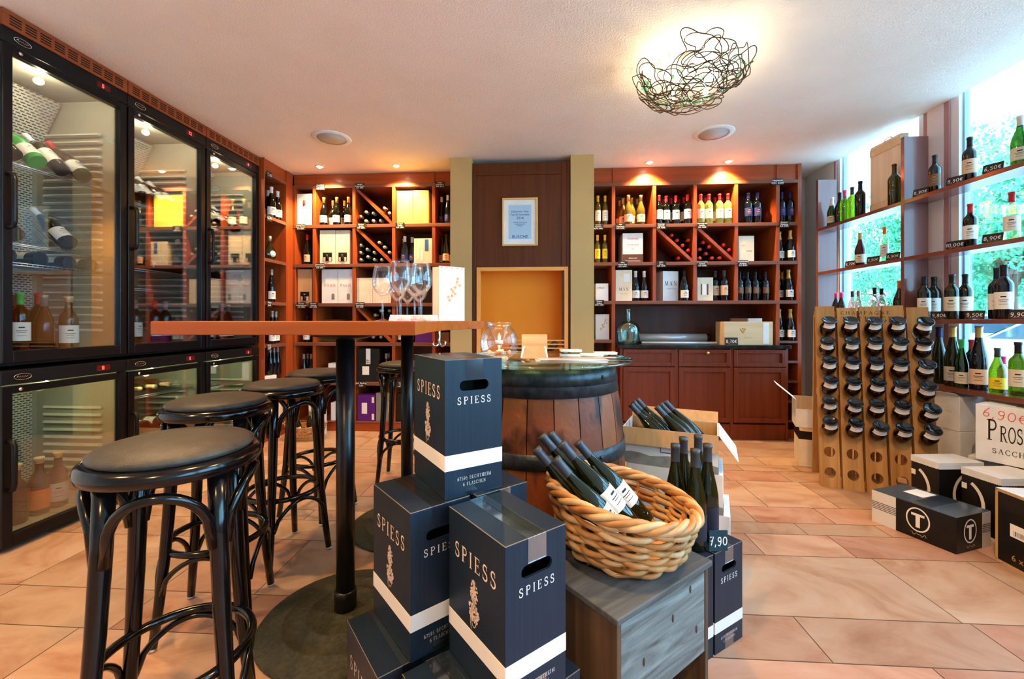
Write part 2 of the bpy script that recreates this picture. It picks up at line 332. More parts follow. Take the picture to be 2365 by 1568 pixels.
def bottle_meshes(kind, g, cap, lab, labz, wrap, capz):
    key = (kind, g.name, cap, lab, labz, wrap, capz)
    if key in _BM: return _BM[key]
    p = PROF[kind]
    kb = ('b', kind, g.name)
    if kb not in _BM: _BM[kb] = MB().lathe(p, 22).mesh('bottle body', g)
    body = _BM[kb]; capm = labm = None
    if cap:
        z0, z1 = capz or CAPZ[kind]; kc = ('c', kind, cap, z0)
        if kc not in _BM:
            zs = [z0]+[z for r, z in p if z0 < z < p[-1][1]-.004]+[z1]
            pr = [(rad_at(p, z)+.0009, z) for z in zs]; pr[-1] = (pr[-2][0], z1); pr.append((0, z1))
            _BM[kc] = MB().lathe(pr, 18).mesh('capsule', CAPS[cap])
        capm = _BM[kc]
    if lab:
        z0, z1 = labz or LABZ[kind]; kl = ('l', kind, lab, z0, z1, wrap)
        if kl not in _BM:
            h = math.radians(wrap/2); r = rad_at(p, (z0+z1)/2)+.0007
            m = MB().lathe([(r, z0), (r, z1)], 14, 0, None, True, -PI/2-h, -PI/2+h, caps=False)
            if lab != 'dark' :
                # a few printed lines and a mark on the label
                for k, (zz, hw, hh) in enumerate(((.72, .22, .0034), (.54, .40, .0014), (.44, .30, .0010), (.28, .34, .0010))):
                    zc = z0+(z1-z0)*zz; m.lathe([(r+.0004, zc-hh), (r+.0004, zc+hh)], 6, 1, None, True, -PI/2-h*hw, -PI/2+h*hw, caps=False)
            _BM[kl] = m.mesh('label', [LABS[lab], M_PRINT_K if lab in ('white', 'cream', 'peach', 'grey', 'yellow') else M_PRINT_G])
        labm = _BM[kl]
    _BM[key] = (body, capm, labm); return _BM[key]
def bottle(kind, g, cap, lab, pos, label, group=None, rz=None, M=None, s=1.0, labz=None, wrap=150, capz=None, name='wine_bottle', cat='bottle'):
    body, capm, labm = bottle_meshes(kind, g, cap, lab, labz, wrap, capz)
    std = M is None
    if M is None:
        if rz is None: rz = random.uniform(-.35, .35)
        M = T(*pos) @ RZ(rz) @ Matrix.Scale(s, 4)
    o = link(name, body, None, M=M); tag(o, label, cat, group)
    if std: UPRIGHT.append([o, pos[0], pos[1], pos[2], max(r for r, z in PROF[kind])*s+.0012])
    if capm: link('capsule', capm, o)
    if labm: link('label', labm, o)
    return o
# ------------------------------------------------------------------ cartons
def face_M(face, w, d, h):
    """frame on a box face: x to the reader's right, y up, z outwards; origin at the face's middle. Box: x 0..w, y 0..d, z 0..h"""
    if face == 'front': return T(w/2, -.0008, h/2) @ RX(PI/2)
    if face == 'left': return T(-.0008, d/2, h/2) @ RZ(-PI/2) @ RX(PI/2)
    if face == 'right': return T(w+.0008, d/2, h/2) @ RZ(PI/2) @ RX(PI/2)
    if face == 'top': return T(w/2, d/2, h+.0008)
def carton(w, d, h, m, M, label, cat='box', group=None, name='carton', tape=None, bevel=.0025, seam=True):
    mb = MB().box(0, w, 0, d, 0, h)
    o = mb.obj(name, m, None, M=M, bevel=bevel); tag(o, label, cat, group)
    P_ = [M @ Vector(c) for c in ((0, 0, 0), (w, 0, 0), (w, d, 0), (0, d, 0))]; SOLID.append((min(p.x for p in P_), max(p.x for p in P_), min(p.y for p in P_), max(p.y for p in P_), P_[0].z, P_[0].z+h))
    if tape:
        t = MB().box(w/2-tape, w/2+tape, -.0012, d+.0012, h-.0005, h+.0013)
        t.box(w/2-tape, w/2+tape, -.0016, -.0002, h-.055, h+.0013).obj('packing_tape', M_TAPE, o)
    return o
def panel(o, name, m, M, x0, x1, y0, y1, t=.0008, label=None):
    return MB().box(x0, x1, y0, y1, 0, t, M=M).obj(name, m, o, label=label)
# ------------------------------------------------------------------ price cards
def price_card(P, rz, lines, label, w=.085, h=.05, tilt=0, hand=False, group=None, roll=0, stand=False):
    M = T(*P) @ RZ(rz) @ RX(tilt) @ RY(roll)
    mb = MB().box(-w/2, w/2, -.0012, .0012, 0, h)
    o = mb.obj('price_card', M_SLATE, None, M=M); tag(o, label, 'price card', group)
    TM = T(0, -.0018, 0) @ RX(PI/2)
    if hand:
        t = MB(); hand_text(t, lines, h*.50, TM @ T(0, h*.28, 0), w=.10); t.obj('lettering', M_CHALK, o)
        if stand: MB().box(-w*.3, w*.3, -.003, .016, .0045, .009).obj('stand', W_SHELF, o)
    else:
        n = len(lines); sz = h/(n+.6)
        for i, s in enumerate(lines):
            if s[-1] == 'e' and s[-2] in '0123456789 ': s = s[:-1]+'\u20ac'
            text_obj('lettering', s, sz*.95, M_CHALK, o, TM @ T(0, h-(i+.95)*h/(n+.35), 0), bold=.0003)
    return o
def settle():
    """ease standing bottles apart and off the uprights, posts and cartons beside them"""
    U = UPRIGHT
    for it in range(90):
        for i in range(len(U)):
            a = U[i]
            for j in range(i+1, len(U)):
                b = U[j]
                if abs(a[3]-b[3]) > .02: continue
                dx, dy = b[1]-a[1], b[2]-a[2]; m = a[4]+b[4]
                if abs(dx) > m or abs(dy) > m: continue
                d = math.hypot(dx, dy)
                if d < m:
                    q = (m-d)/2+.0002
                    if d < 1e-5: dx, dy, d = 0, 1, 1
                    ux, uy = dx/d, dy/d
                    a[1] -= ux*q; a[2] -= uy*q; b[1] += ux*q; b[2] += uy*q
        for a in U:
            x, y, z, r = a[1:]
            for (x0, x1, y0, y1, z0, z1) in SOLID:
                if z+.3 < z0 or z > z1-.01: continue
                if x0-r < x < x1+r and y0-r < y < y1+r:
                    mv = min((x-(x0-r), 'l'), ((x1+r)-x, 'r'), (y-(y0-r), 'f'))
                    if mv[1] == 'l': x = x0-r
                    elif mv[1] == 'r': x = x1+r
                    else: y = y0-r
            if y > BY-.06 and SX-.03 < x < XRE:                   # wall bookcases
                y = min(max(y, BY+r-.006), BY+BD-r)
                for u in (XC if x < 0 else XR+[XRE]):
                    if abs(x-u) < .0170+r: x = u+(.0170+r if x > u else -.0170-r)
            elif x > SXF-.02:                                                     # window display
                x = min(max(x, SXF+r+.029), SXB-r+.03)
                for u in PYS:
                    if abs(y-u) < .0150+r: y = u+(.0150+r if y > u else -.0150-r)
            elif x < SX and SY0 < y:                                              # side bookcase
                y = min(max(y, sya+r), syb-r); x = min(x, SX-r+.004)
            a[1], a[2] = x, y
    for o, x, y, z, r in U: o.location = (x, y, z)
# ------------------------------------------------------------------ room shell
CEIL = 2.62; XW = 2.79; YB = 4.62; XL = -3.22
def slab(name, x0, x1, y0, y1, z0, z1, m): return struct(MB().box(x0, x1, y0, y1, z0, z1).obj(name, m))
M_CEIL = noisy('rough plaster ceiling', (.84, .74, .635), (.87, .77, .665), (4, 4, 4), .85, bump=.9, bscale=110)
M_WALL = noisy('painted plaster wall', (.68, .66, .62), (.72, .70, .66), (3, 3, 3), .8, bump=.2, bscale=90)
M_TAN = noisy('tan painted wall', (.52, .335, .13), (.55, .355, .14), (3, 3, 3), .75, bump=.15, bscale=160)
slab('ceiling', XL-.1, XW+.0, -3.1, YB+.1, CEIL, CEIL+.12, M_CEIL)
slab('wall_left', XL-.1, XL, -3.1, YB+.1, 0, CEIL, M_WALL)
slab('wall_back', XL, XW+.2, YB, YB+.12, 0, CEIL, M_WALL)
slab('wall_front', XL, XW+.2, -3.1, -3.0, 0, CEIL, M_WALL)
slab('wall_right', XW, XW+.16, 4.19, YB+.1, 0, CEIL+.1, M_WALL)          # between the window and the back wall
slab('wall_parapet', XW, XW+.16, -3.0, 4.19, -.1, .655, M_TAN)
# floor: stone tiles laid in courses of mixed depth
def floor_mesh():
    rnd = random.Random(3); mb = MB(); cols = []
    y = -3.0; k = 0; seq = [.43, .22, .21, .43, .13, .21, .20]
    g = .0020
    # courses matched to the joints seen on the right: 1.45, 1.67, 2.10, 2.31, 2.44, 2.645
    ys = [1.45, 1.67, 2.10, 2.31, 2.44, 2.645]
    yy = ys[0]; i = 0
    while yy > -3.0: yy -= [.42, .21, .21, .42][i % 4]; ys.insert(0, yy); i += 1
    yy = ys[-1]; i = 0
    while yy < YB: yy += [.42, .21, .13, .21][i % 4]; ys.append(yy); i += 1
    for a, b in zip(ys, ys[1:]):
        x = XL-rnd.uniform(0, .5); h = b-a
        while x < XW+.1:
            w = rnd.choice([.42, .63, .63, .84]) if h > .3 else rnd.choice([.42, .42, .63])
            mb.add([(x+g, a+g, 0), (x+w-g, a+g, 0), (x+w-g, b-g, 0), (x+g, b-g, 0)], [(0, 1, 2, 3)])
            cols.append((rnd.random(), rnd.random())); x += w
    n = len(mb.f)
    mb.box(XL, XW+.1, -3.0, YB, -.1, -.0015, 1)
    me = mb.mesh('floor', [None, None])
    at = me.color_attributes.new('tone', 'FLOAT_COLOR', 'CORNER')
    for p in me.polygons:
        c = cols[p.index] if p.index < n else (0, 0)
        for li in p.loop_indices: at.data[li].color = (c[0], c[1], 0, 1)
    return me
def floor_mat():
    m = mat('sandstone floor tile', (.5, .3, .2), .40, spec=.35); b = m.node_tree.nodes['Principled BSDF']
    tc = nd(m, 'ShaderNodeTexCoord'); at = nd(m, 'ShaderNodeAttribute', attribute_name='tone')
    sep = nd(m, 'ShaderNodeSeparateColor'); lk(m, at.outputs[0], sep.inputs[0])
    cmb = nd(m, 'ShaderNodeCombineXYZ'); sc = nd(m, 'ShaderNodeVectorMath', operation='SCALE'); sc.inputs[3].default_value = 9
    lk(m, sep.outputs[0], cmb.inputs[0]); lk(m, sep.outputs[1], cmb.inputs[1]); lk(m, cmb.outputs[0], sc.inputs[0])
    ad = nd(m, 'ShaderNodeVectorMath', operation='ADD'); lk(m, tc.outputs['Object'], ad.inputs[0]); lk(m, sc.outputs[0], ad.inputs[1])
    mp = nd(m, 'ShaderNodeMapping'); mp.inputs['Scale'].default_value = (2.2, 3.4, 2); mp.inputs['Rotation'].default_value = (0, 0, .5); lk(m, ad.outputs[0], mp.inputs[0])
    n = nd(m, 'ShaderNodeTexNoise'); n.inputs['Scale'].default_value = 1.0; n.inputs['Detail'].default_value = 7; n.inputs['Distortion'].default_value = 1.2; n.inputs['Roughness'].default_value = .62
    lk(m, mp.outputs[0], n.inputs['Vector'])
    r = nd(m, 'ShaderNodeValToRGB'); e = r.color_ramp.elements
    e[0].position = .28; e[0].color = (.31, .135, .068, 1); e[1].position = .70; e[1].color = (.52, .37, .265, 1)
    k = e.new(.50); k.color = (.46, .285, .185, 1)
    lk(m, n.outputs[0], r.inputs[0])
    pk = nd(m, 'ShaderNodeMix', data_type='RGBA', blend_type='MULTIPLY'); pk.inputs['B'].default_value = (1.0, .80, .80, 1); lk(m, r.outputs[0], pk.inputs['A'])
    pr_ = nd(m, 'ShaderNodeMapRange'); pr_.inputs['From Min'].default_value = .45; pr_.inputs['From Max'].default_value = .75; pr_.inputs['To Max'].default_value = .8; lk(m, sep.outputs[1], pr_.inputs[0]); lk(m, pr_.outputs[0], pk.inputs['Factor'])
    hs = nd(m, 'ShaderNodeHueSaturation'); mr = nd(m, 'ShaderNodeMapRange'); mr.inputs['To Min'].default_value = .80; mr.inputs['To Max'].default_value = 1.08
    lk(m, sep.outputs[0], mr.inputs[0]); lk(m, mr.outputs[0], hs.inputs['Value']); lk(m, pk.outputs['Result'], hs.inputs['Color']); lk(m, hs.outputs[0], b.inputs['Base Color'])
    n2 = nd(m, 'ShaderNodeTexNoise'); n2.inputs['Scale'].default_value = 140; lk(m, tc.outputs['Object'], n2.inputs['Vector'])
    bp = nd(m, 'ShaderNodeBump'); bp.inputs['Strength'].default_value = .22; bp.inputs['Distance'].default_value = .002; lk(m, n2.outputs[0], bp.inputs['Height']); lk(m, bp.outputs[0], b.inputs['Normal'])
    return m
fm = floor_mesh(); fm.materials[0] = floor_mat(); fm.materials[1] = mat('grout', (.12, .085, .06), .8)
struct(link('floor', fm))
# ------------------------------------------------------------------ window wall on the right (X = XW)
M_MAUVE = mat('mauve window frame', (.42, .22, .22), .45)
M_WFR = mat('pale window frame', (.72, .66, .68), .4)
M_ALU = mat('blue grey seal', (.30, .44, .55), .4)
def window(n, y0, y1):
    e = struct(empty('window_%d' % n, (XW, y0, .655))); L = y1-y0; H = CEIL-.655+.10
    f = MB(); w = .055
    f.box(.02, .09, 0, w, 0, H).box(.02, .09, L-w, L, 0, H).box(.02, .09, w, L-w, 0, .05).box(.02, .09, w, L-w, H-.03, H)
    f.obj('window_frame', M_WFR, e)
    s = MB(); s.box(.045, .075, w, w+.012, .05, H-.03).box(.045, .075, L-w-.012, L-w, .05, H-.03).obj('seal', M_ALU, e)
    MB().box(.056, .062, w+.012, L-w-.012, .05, H-.03).obj('pane', G_PANE, e)
for i, (a, b) in enumerate(((3.26, 4.19), (1.30, 3.07), (-.65, 1.11), (-3.0, -.84))): window(i+1, a, b)
for a, b in ((3.07, 3.26), (1.11, 1.30), (-.84, -.65)):
    slab('wall_mullion', XW+.005, XW+.11, a, b, .655, CEIL+.1, M_MAUVE)
    slab('trim_1', XW+.0, XW+.016, a+.035, b-.035, .655, CEIL, M_WFR)
slab('windowsill', XW-.02, XW+.02, -3.0, 4.19, .640, .665, M_WFR)
slab('trim_2', XW+.002, XW+.12, 4.165, 4.195, .655, CEIL+.1, M_MAUVE)
# ------------------------------------------------------------------ two pillars and the panelled chimney breast between them
PY = 3.86
def xat(px, Y): return atY(px, 700, Y).x
pl0, pl1 = xat(1040, PY), xat(1089, PY); pr0, pr1 = xat(1318, PY), xat(1372, PY)
slab('pillar', pl0, pl1, PY, YB, 0, CEIL, M_TAN); slab('pillar', pr0, pr1, PY, YB, 0, CEIL, M_TAN)
# ------------------------------------------------------------------ panelled chimney breast with an orange niche
NY = PY+.03                                   # face of the panelling
nx0, nx1 = atY(1101, 700, NY).x, atY(1312, 700, NY).x
nz1 = atY(1200, 617, NY).z; nzb = atY(1200, 816, NY).z
cb = empty('fireplace_panel', (0, 0, 0)); tag(cb, 'dark mahogany panelled chimney breast with an orange fireplace niche between two tan pillars', 'fireplace')
x0, x1 = pl1+.004, pr0-.004
z_t = CEIL-.045
m = MB().box(x0, nx0, NY+.012, NY+.04, 0, z_t).box(nx1, x1, NY+.012, NY+.04, 0, z_t).box(nx0, nx1, NY+.012, NY+.04, nz1, z_t).box(nx0, nx1, NY+.012, NY+.04, 0, nzb-.02)
m.obj('panel', W_DARK, cb)
sw = .075
m = MB().box(x0, x0+.03, NY, NY+.016, 0, z_t).box(x1-sw, x1-.03, NY, NY+.016, 0, z_t).box(x1-.03, x1, NY-.004, NY+.016, 0, z_t)
m.box(x0+.03, x1-sw, NY, NY+.016, atY(1200, 400, NY).z-.012, atY(1200, 400, NY).z+.014)
m.obj('panel_frame', W_DARK, cb, bevel=.003)
M_ORG = noisy('orange painted niche', (.86, .27, .012), (.90, .30, .018), (3, 3, 3), .55)
M_ORF = mat('orange niche frame', (.86, .38, .10), .45)
D = .16
m = MB().box(nx0, nx1, NY+D, NY+D+.02, nzb, nz1)
m.box(nx0, nx0+.012, NY+.02, NY+D, nzb, nz1).box(nx1-.012, nx1, NY+.02, NY+D, nzb, nz1).box(nx0, nx1, NY+.02, NY+D, nz1-.012, nz1).box(nx0, nx1, NY+.02, NY+D, nzb-.02, nzb)
m.obj('niche_lining', M_ORG, cb)
fw = .034
m = MB().box(nx0, nx0+fw, NY-.012, NY+.03, nzb, nz1).box(nx1-fw, nx1, NY-.012, NY+.03, nzb, nz1).box(nx0+fw, nx1-fw, NY-.012, NY+.03, nz1-fw, nz1).box(nx0+fw, nx1-fw, NY-.012, NY+.03, nzb-.15, nzb)
m.obj('niche_frame', M_ORF, cb, bevel=.002)
for py in (786, 795, 804):
    z = atY(1200, py, NY).z; MB().tube([(nx0+fw, NY+.0, z), (nx1-fw, NY+.0, z)], .006, 8).obj('guard_bar', M_ORF, cb)
# firewood lying in the niche
fwm = noisy('charred log', (.03, .025, .02), (.12, .09, .06), (30, 30, 30), .9, bump=.8, bscale=60)
for i, (pa, pb, r, lab) in enumerate(((1178, 1232, .035, 'charred split log lying behind the niche guard bars beside the glass bowl'), (1272, 1292, .032, 'short dark log standing at the window end of the orange niche'))):
    a = atY(pa, 775, NY+.08); b = atY(pb, 772, NY+.08); zb = nzb+r+.002
    if i == 0: a.z = b.z = nzb+.046; pts = [a.lerp(b, t)+Vector((0, random.uniform(-.004, .004), 0)) for t in (0, .3, .6, 1)]
    else: pts = [Vector((a.x-.01, a.y-.03, nzb+.020)), Vector((a.x+.005, a.y, nzb+.05)), Vector((b.x-.02, b.y, nzb+.10))]
    tag(MB().tube(pts, [r, r*1.1, r, r*.9][:len(pts)], 9).obj('firewood_log', fwm), lab, 'log')
# framed certificate
fx0, fx1 = atY(1160, 500, NY).x, atY(1242, 500, NY).x; fz0, fz1 = atY(1200, 568, NY).z, atY(1200, 457, NY).z
ce = empty('framed_certificate', ((fx0+fx1)/2, NY+.011, (fz0+fz1)/2)); tag(ce, 'gold framed pale blue sommelier certificate hanging on the dark panelling', 'picture frame')
w, h = (fx1-fx0)/2, (fz1-fz0)/2; t = .016
MB().box(-w, w, -.022, 0, h-t, h).box(-w, w, -.022, 0, -h, -h+t).box(-w, -w+t, -.022, 0, -h+t, h-t).box(w-t, w, -.022, 0, -h+t, h-t).obj('frame', mat('gold frame', (.80, .52, .18), .3, .4), ce, bevel=.003)
MB().box(-w+t, w-t, -.008, -.004, -h+t, h-t).obj('mount', M_PAPER, ce)
cw, ch = w*.64, h*.71
MB().box(-cw, cw, -.0095, -.008, -ch, ch).obj('certificate', mat('pale blue paper', (.42, .60, .74), .6), ce)
TM = T(0, -.0102, 0) @ RX(PI/2)
for s, z, sz in (('Schlemmer Atlas', .56, .0235), ('Top 50 Sommelier', .38, .0235), ('2014', .16, .034), ('Wir freuen uns, Sie in die Liste', -.04, .010), ('Restaurant Sommelier', -.14, .010), ('Gratulation', -.24, .010), ('BUSCHE', -.95, .040)):
    text_obj('lettering', s, sz, M_PRINT_B, ce, TM @ T(0, z*ch, 0), bold=.0004)
# ------------------------------------------------------------------ bookcases
BY = 4.2; BD = .36; TH = .024
Zs = [.10, .50, .90, 1.30, 1.70, 2.10, 2.505]   # shelf tops on the corner unit
XC = [atY(p, 700, BY).x for p in (679, 725.5, 817.5, 909, 1001.5)]
def bookcase_left():
    e = empty('tall_bookcase', (0, BY, 0)); tag(e, 'cherry wood wine bookcase of square bays with diagonal dividers, in the corner by the fridges', 'bookcase')
    xe = pl0+.30; xs = XC[:4]+[XC[4], xe]
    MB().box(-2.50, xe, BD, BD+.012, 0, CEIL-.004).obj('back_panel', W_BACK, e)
    for x in XC+[xe]: MB().box(x-.0165, x+.0165, 0, BD, .075, 2.505).obj('upright', W_Z, e, bevel=.002)
    for z in Zs: MB().box(-2.50, xe, -.004, BD-.002, z-.034 if z > .3 else z-.012, z).obj('shelf_board', W_SHELF, e, bevel=.002)
    MB().box(-2.50, xe, .012, .04, 2.506, CEIL-.004).obj('top_fascia', W_X, e)
    for x in (XC[1], XC[4]): MB().box(x-.008, x+.008, .0, .012, 2.51, CEIL-.006).obj('fascia_batten', W_Z, e)
    MB().box(-2.50, xe, .01, .03, 0.0, .086).obj('plinth', W_X, e)
    for z in (2.10, 1.70, .90):
        z0, z1 = z, z+.366; a, b = XC[2]+.017, XC[3]-.017; t = .017
        MB().add([(x, y, zz) for y in (.004, BD-.01) for x, zz in ((a, z1), (a+t, z1), (b, z0+t), (b, z0), (b-t, z0), (a, z1-t))],
                 [(0, 1, 2, 3, 4, 5), (11, 10, 9, 8, 7, 6)]+[(i, i+6, (i+1) % 6+6, (i+1) % 6) for i in range(6)]).obj('diagonal_divider', W_Z, e)
    return e
bookcase_left()
# side unit standing against the fridges, facing the room
SX = -2.50; SY0, SY1 = 3.735, 4.18
def bookcase_side():
    e = empty('side_bookcase', (SX, 0, 0)); tag(e, 'narrow cherry wood bookcase between the last fridge and the corner', 'bookcase')
    ya, yb = atX(612, 700, SX).y, atX(661, 700, SX).y
    MB().box(0, -.34, SY0, ya, 0, CEIL-.004).obj('side_panel', W_Z, e, bevel=.002)
    MB().box(0, -.34, yb, SY1+.01, 0, CEIL-.004).obj('side_panel', W_Z, e, bevel=.002)
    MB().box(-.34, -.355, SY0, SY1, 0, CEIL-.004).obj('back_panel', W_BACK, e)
    for z in Zs: MB().box(-.002, -.34, ya, yb, z-.03, z).obj('shelf_board', W_SHELF, e)
    MB().box(-.01, -.03, ya, yb, 2.506, CEIL-.004).obj('top_fascia', W_Y, e)
    MB().box(-.01, -.03, ya, yb, 0, .07).obj('plinth', W_Y, e)
    return ya, yb
sya, syb = bookcase_side()
# bookcase on the window side
XR = [atY(p, 700, BY).x for p in (1416.8, 1511.5, 1605.5, 1700.7, 1796.5)]; XRE = atY(1846.5, 700, BY).x
ZR = [.935, 1.315, 1.692, 2.062, 2.468]
ZSM = [atY(1825, p, BY).z for p in (970, 925, 879, 833, 787)]
def bookcase_right():
    e = empty('tall_bookcase', (0, BY, 0)); tag(e, 'cherry wood wine bookcase above the panelled counter at the window end', 'bookcase')
    xa = pr1-.30
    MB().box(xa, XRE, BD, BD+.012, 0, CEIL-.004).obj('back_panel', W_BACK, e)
    for i, x in enumerate(XR):
        z0 = 0 if i in (0, 4) else ZR[1]
        MB().box(x-.0165, x+.0165, 0, BD, z0, ZR[4]).obj('upright', W_Z, e, bevel=.002)
    MB().box(XRE-.018, XRE+.018, -.004, BD+.012, 0, CEIL-.004).obj('side_panel', W_Z, e, bevel=.002)
    for z in ZR[1:]: MB().box(xa, XRE-.018, -.004, BD-.002, z-.032, z).obj('shelf_board', W_SHELF, e, bevel=.002)
    MB().box(xa, XR[0], -.004, BD-.002, ZR[0]-.03, ZR[0]).obj('shelf_board', W_SHELF, e); MB().box(xa, XR[0], -.004, BD-.002, .52, .55).obj('shelf_board', W_SHELF, e)
    for z in ZSM: MB().box(XR[4], XRE-.018, -.004, BD-.002, z-.022, z).obj('shelf_board', W_SHELF, e)
    MB().box(xa, XRE-.018, .012, .04, ZR[4]+.001, CEIL-.004).obj('top_fascia', W_X, e)
    for x in (XR[0], XR[4]): MB().box(x-.008, x+.008, 0, .012, ZR[4]+.002, CEIL-.006).obj('fascia_batten', W_Z, e)
    MB().box(XR[4], XRE-.018, .01, .03, 0, .08).obj('plinth', W_X, e)
    for i, z in ((1, ZR[2]), (2, ZR[2])):
        z0, z1 = z, z+.335; a, b = XR[i]+.017, XR[i+1]-.017; t = .02
        MB().add([(x, y, zz) for y in (.004, BD-.01) for x, zz in ((a, z1), (a+t, z1), (b, z0+t), (b, z0), (b-t, z0), (a, z1-t))],
                 [(0, 1, 2, 3, 4, 5), (11, 10, 9, 8, 7, 6)]+[(i_, i_+6, (i_+1) % 6+6, (i_+1) % 6) for i_ in range(6)]).obj('diagonal_divider', W_Z, e)
bookcase_right()
# counter cupboards with a black stone top
CY = 4.10
cx0, cx1 = atY(1433, 900, CY).x, atY(1822, 900, CY).x; CZ = atY(1700, 797, CY).z
CTOP = CZ+.0
def counter():
    e = empty('counter_cabinet', (0, CY, 0)); tag(e, 'low cherry wood counter cabinet with three drawers over three panelled doors', 'cabinet')
    top = CZ-.034
    MB().box(cx0+.02, cx1-.02, .045, .092, .0, top).box(XR[0]+.02, XR[4]-.02, .092, .40, 0, top).obj('body', W_CAB, e)
    MB().box(cx0, cx1, .018, .05, 0, .145).obj('plinth', W_CAB, e)
    zs = (.165, atY(1700, 848, CY).z, top-.008)
    xs = [atY(p, 900, CY).x for p in (1439.5, 1559, 1568, 1687, 1695, 1816)]
    m = MB()
    for a, b in ((cx0, xs[0]-.002), (xs[1]+.002, xs[2]-.002), (xs[3]+.002, xs[4]-.002), (xs[5]+.002, cx1)): m.box(a, b, .012, .045, 0, top)
    m.obj('face_frame', W_CAB, e, bevel=.002)
    def front(name, a, b, z0, z1, fr):
        m = MB().box(a, b, .018, .044, z0, z1)      # sunk field
        m.box(a, a+fr, .0, .02, z0, z1).box(b-fr, b, .0, .02, z0, z1).box(a+fr, b-fr, .0, .02, z1-fr, z1).box(a+fr, b-fr, .0, .02, z0, z0+fr)
        return m.obj(name, W_CAB, e, bevel=.003)
    for i in range(3):
        a, b = xs[2*i], xs[2*i+1]
        front('door', a, b, zs[0], zs[1]-.004, .045)
        d = front('drawer', a, b, zs[1]+.004, zs[2], .036)
        if i == 1:
            MB().box(a+.09, a+.20, .014, .0185, zs[1]+.135, zs[1]+.145).obj('slot', M_DK, d)
            MB().lathe([(0, -.022), (.014, -.020), (.016, -.010), (.008, 0), (.008, .02)], 14, M=T(a+.262, .0, zs[1]+.133) @ RX(-PI/2)).obj('knob', mat('brass knob', (.7, .5, .2), .25, .9), d)
    return e
counter()
ct = MB().box(cx0-.02, cx1+.012, CY-.02, BY-.006, CZ-.033, CZ+.0).box(XR[0]+.018, XR[4]-.018, BY-.006, BY+BD-.004, CZ-.033, CZ)
tag(ct.obj('stone_worktop', noisy('black polished stone', (.012, .013, .014), (.06, .06, .06), (14, 14, 14), .08, lo=.5, hi=.9), None, bevel=.003), 'polished black stone worktop lying on the panelled counter cabinet', 'worktop')
# ------------------------------------------------------------------ wine fridges along the wall beside the stools
FX = -2.55; FY = [1.863, 2.486, 3.112]; FW = .620
def perforated():
    m = mat('perforated steel', (.50, .50, .45), .35, .3); b = m.node_tree.nodes['Principled BSDF']
    tc = nd(m, 'ShaderNodeTexCoord'); sx = nd(m, 'ShaderNodeSeparateXYZ'); mp = nd(m, 'ShaderNodeCombineXYZ')
    lk(m, tc.outputs['Object'], sx.inputs[0]); lk(m, sx.outputs[1], mp.inputs[0]); lk(m, sx.outputs[2], mp.inputs[1]); br = nd(m, 'ShaderNodeTexBrick')
    br.inputs['Scale'].default_value = 1; br.inputs['Brick Width'].default_value = .030; br.inputs['Row Height'].default_value = .014; br.inputs['Mortar Size'].default_value = .0042
    br.inputs['Color1'].default_value = (.03, .03, .025, 1); br.inputs['Color2'].default_value = (.04, .04, .03, 1); br.inputs['Mortar'].default_value = (.50, .50, .44, 1)
    lk(m, mp.outputs[0], br.inputs[0]); lk(m, br.outputs[0], b.inputs['Base Color']); return m
M_PERF = perforated()
M_LCD = mat('lit red figures', (1, .02, .02), .5, emit=(1, .03, .02), es=6)
M_LCDB = mat('display window', (.10, .008, .008), .3)
M_BULB = mat('glowing bulb', (1, .9, .7), .5, emit=(1, .80, .50), es=90)
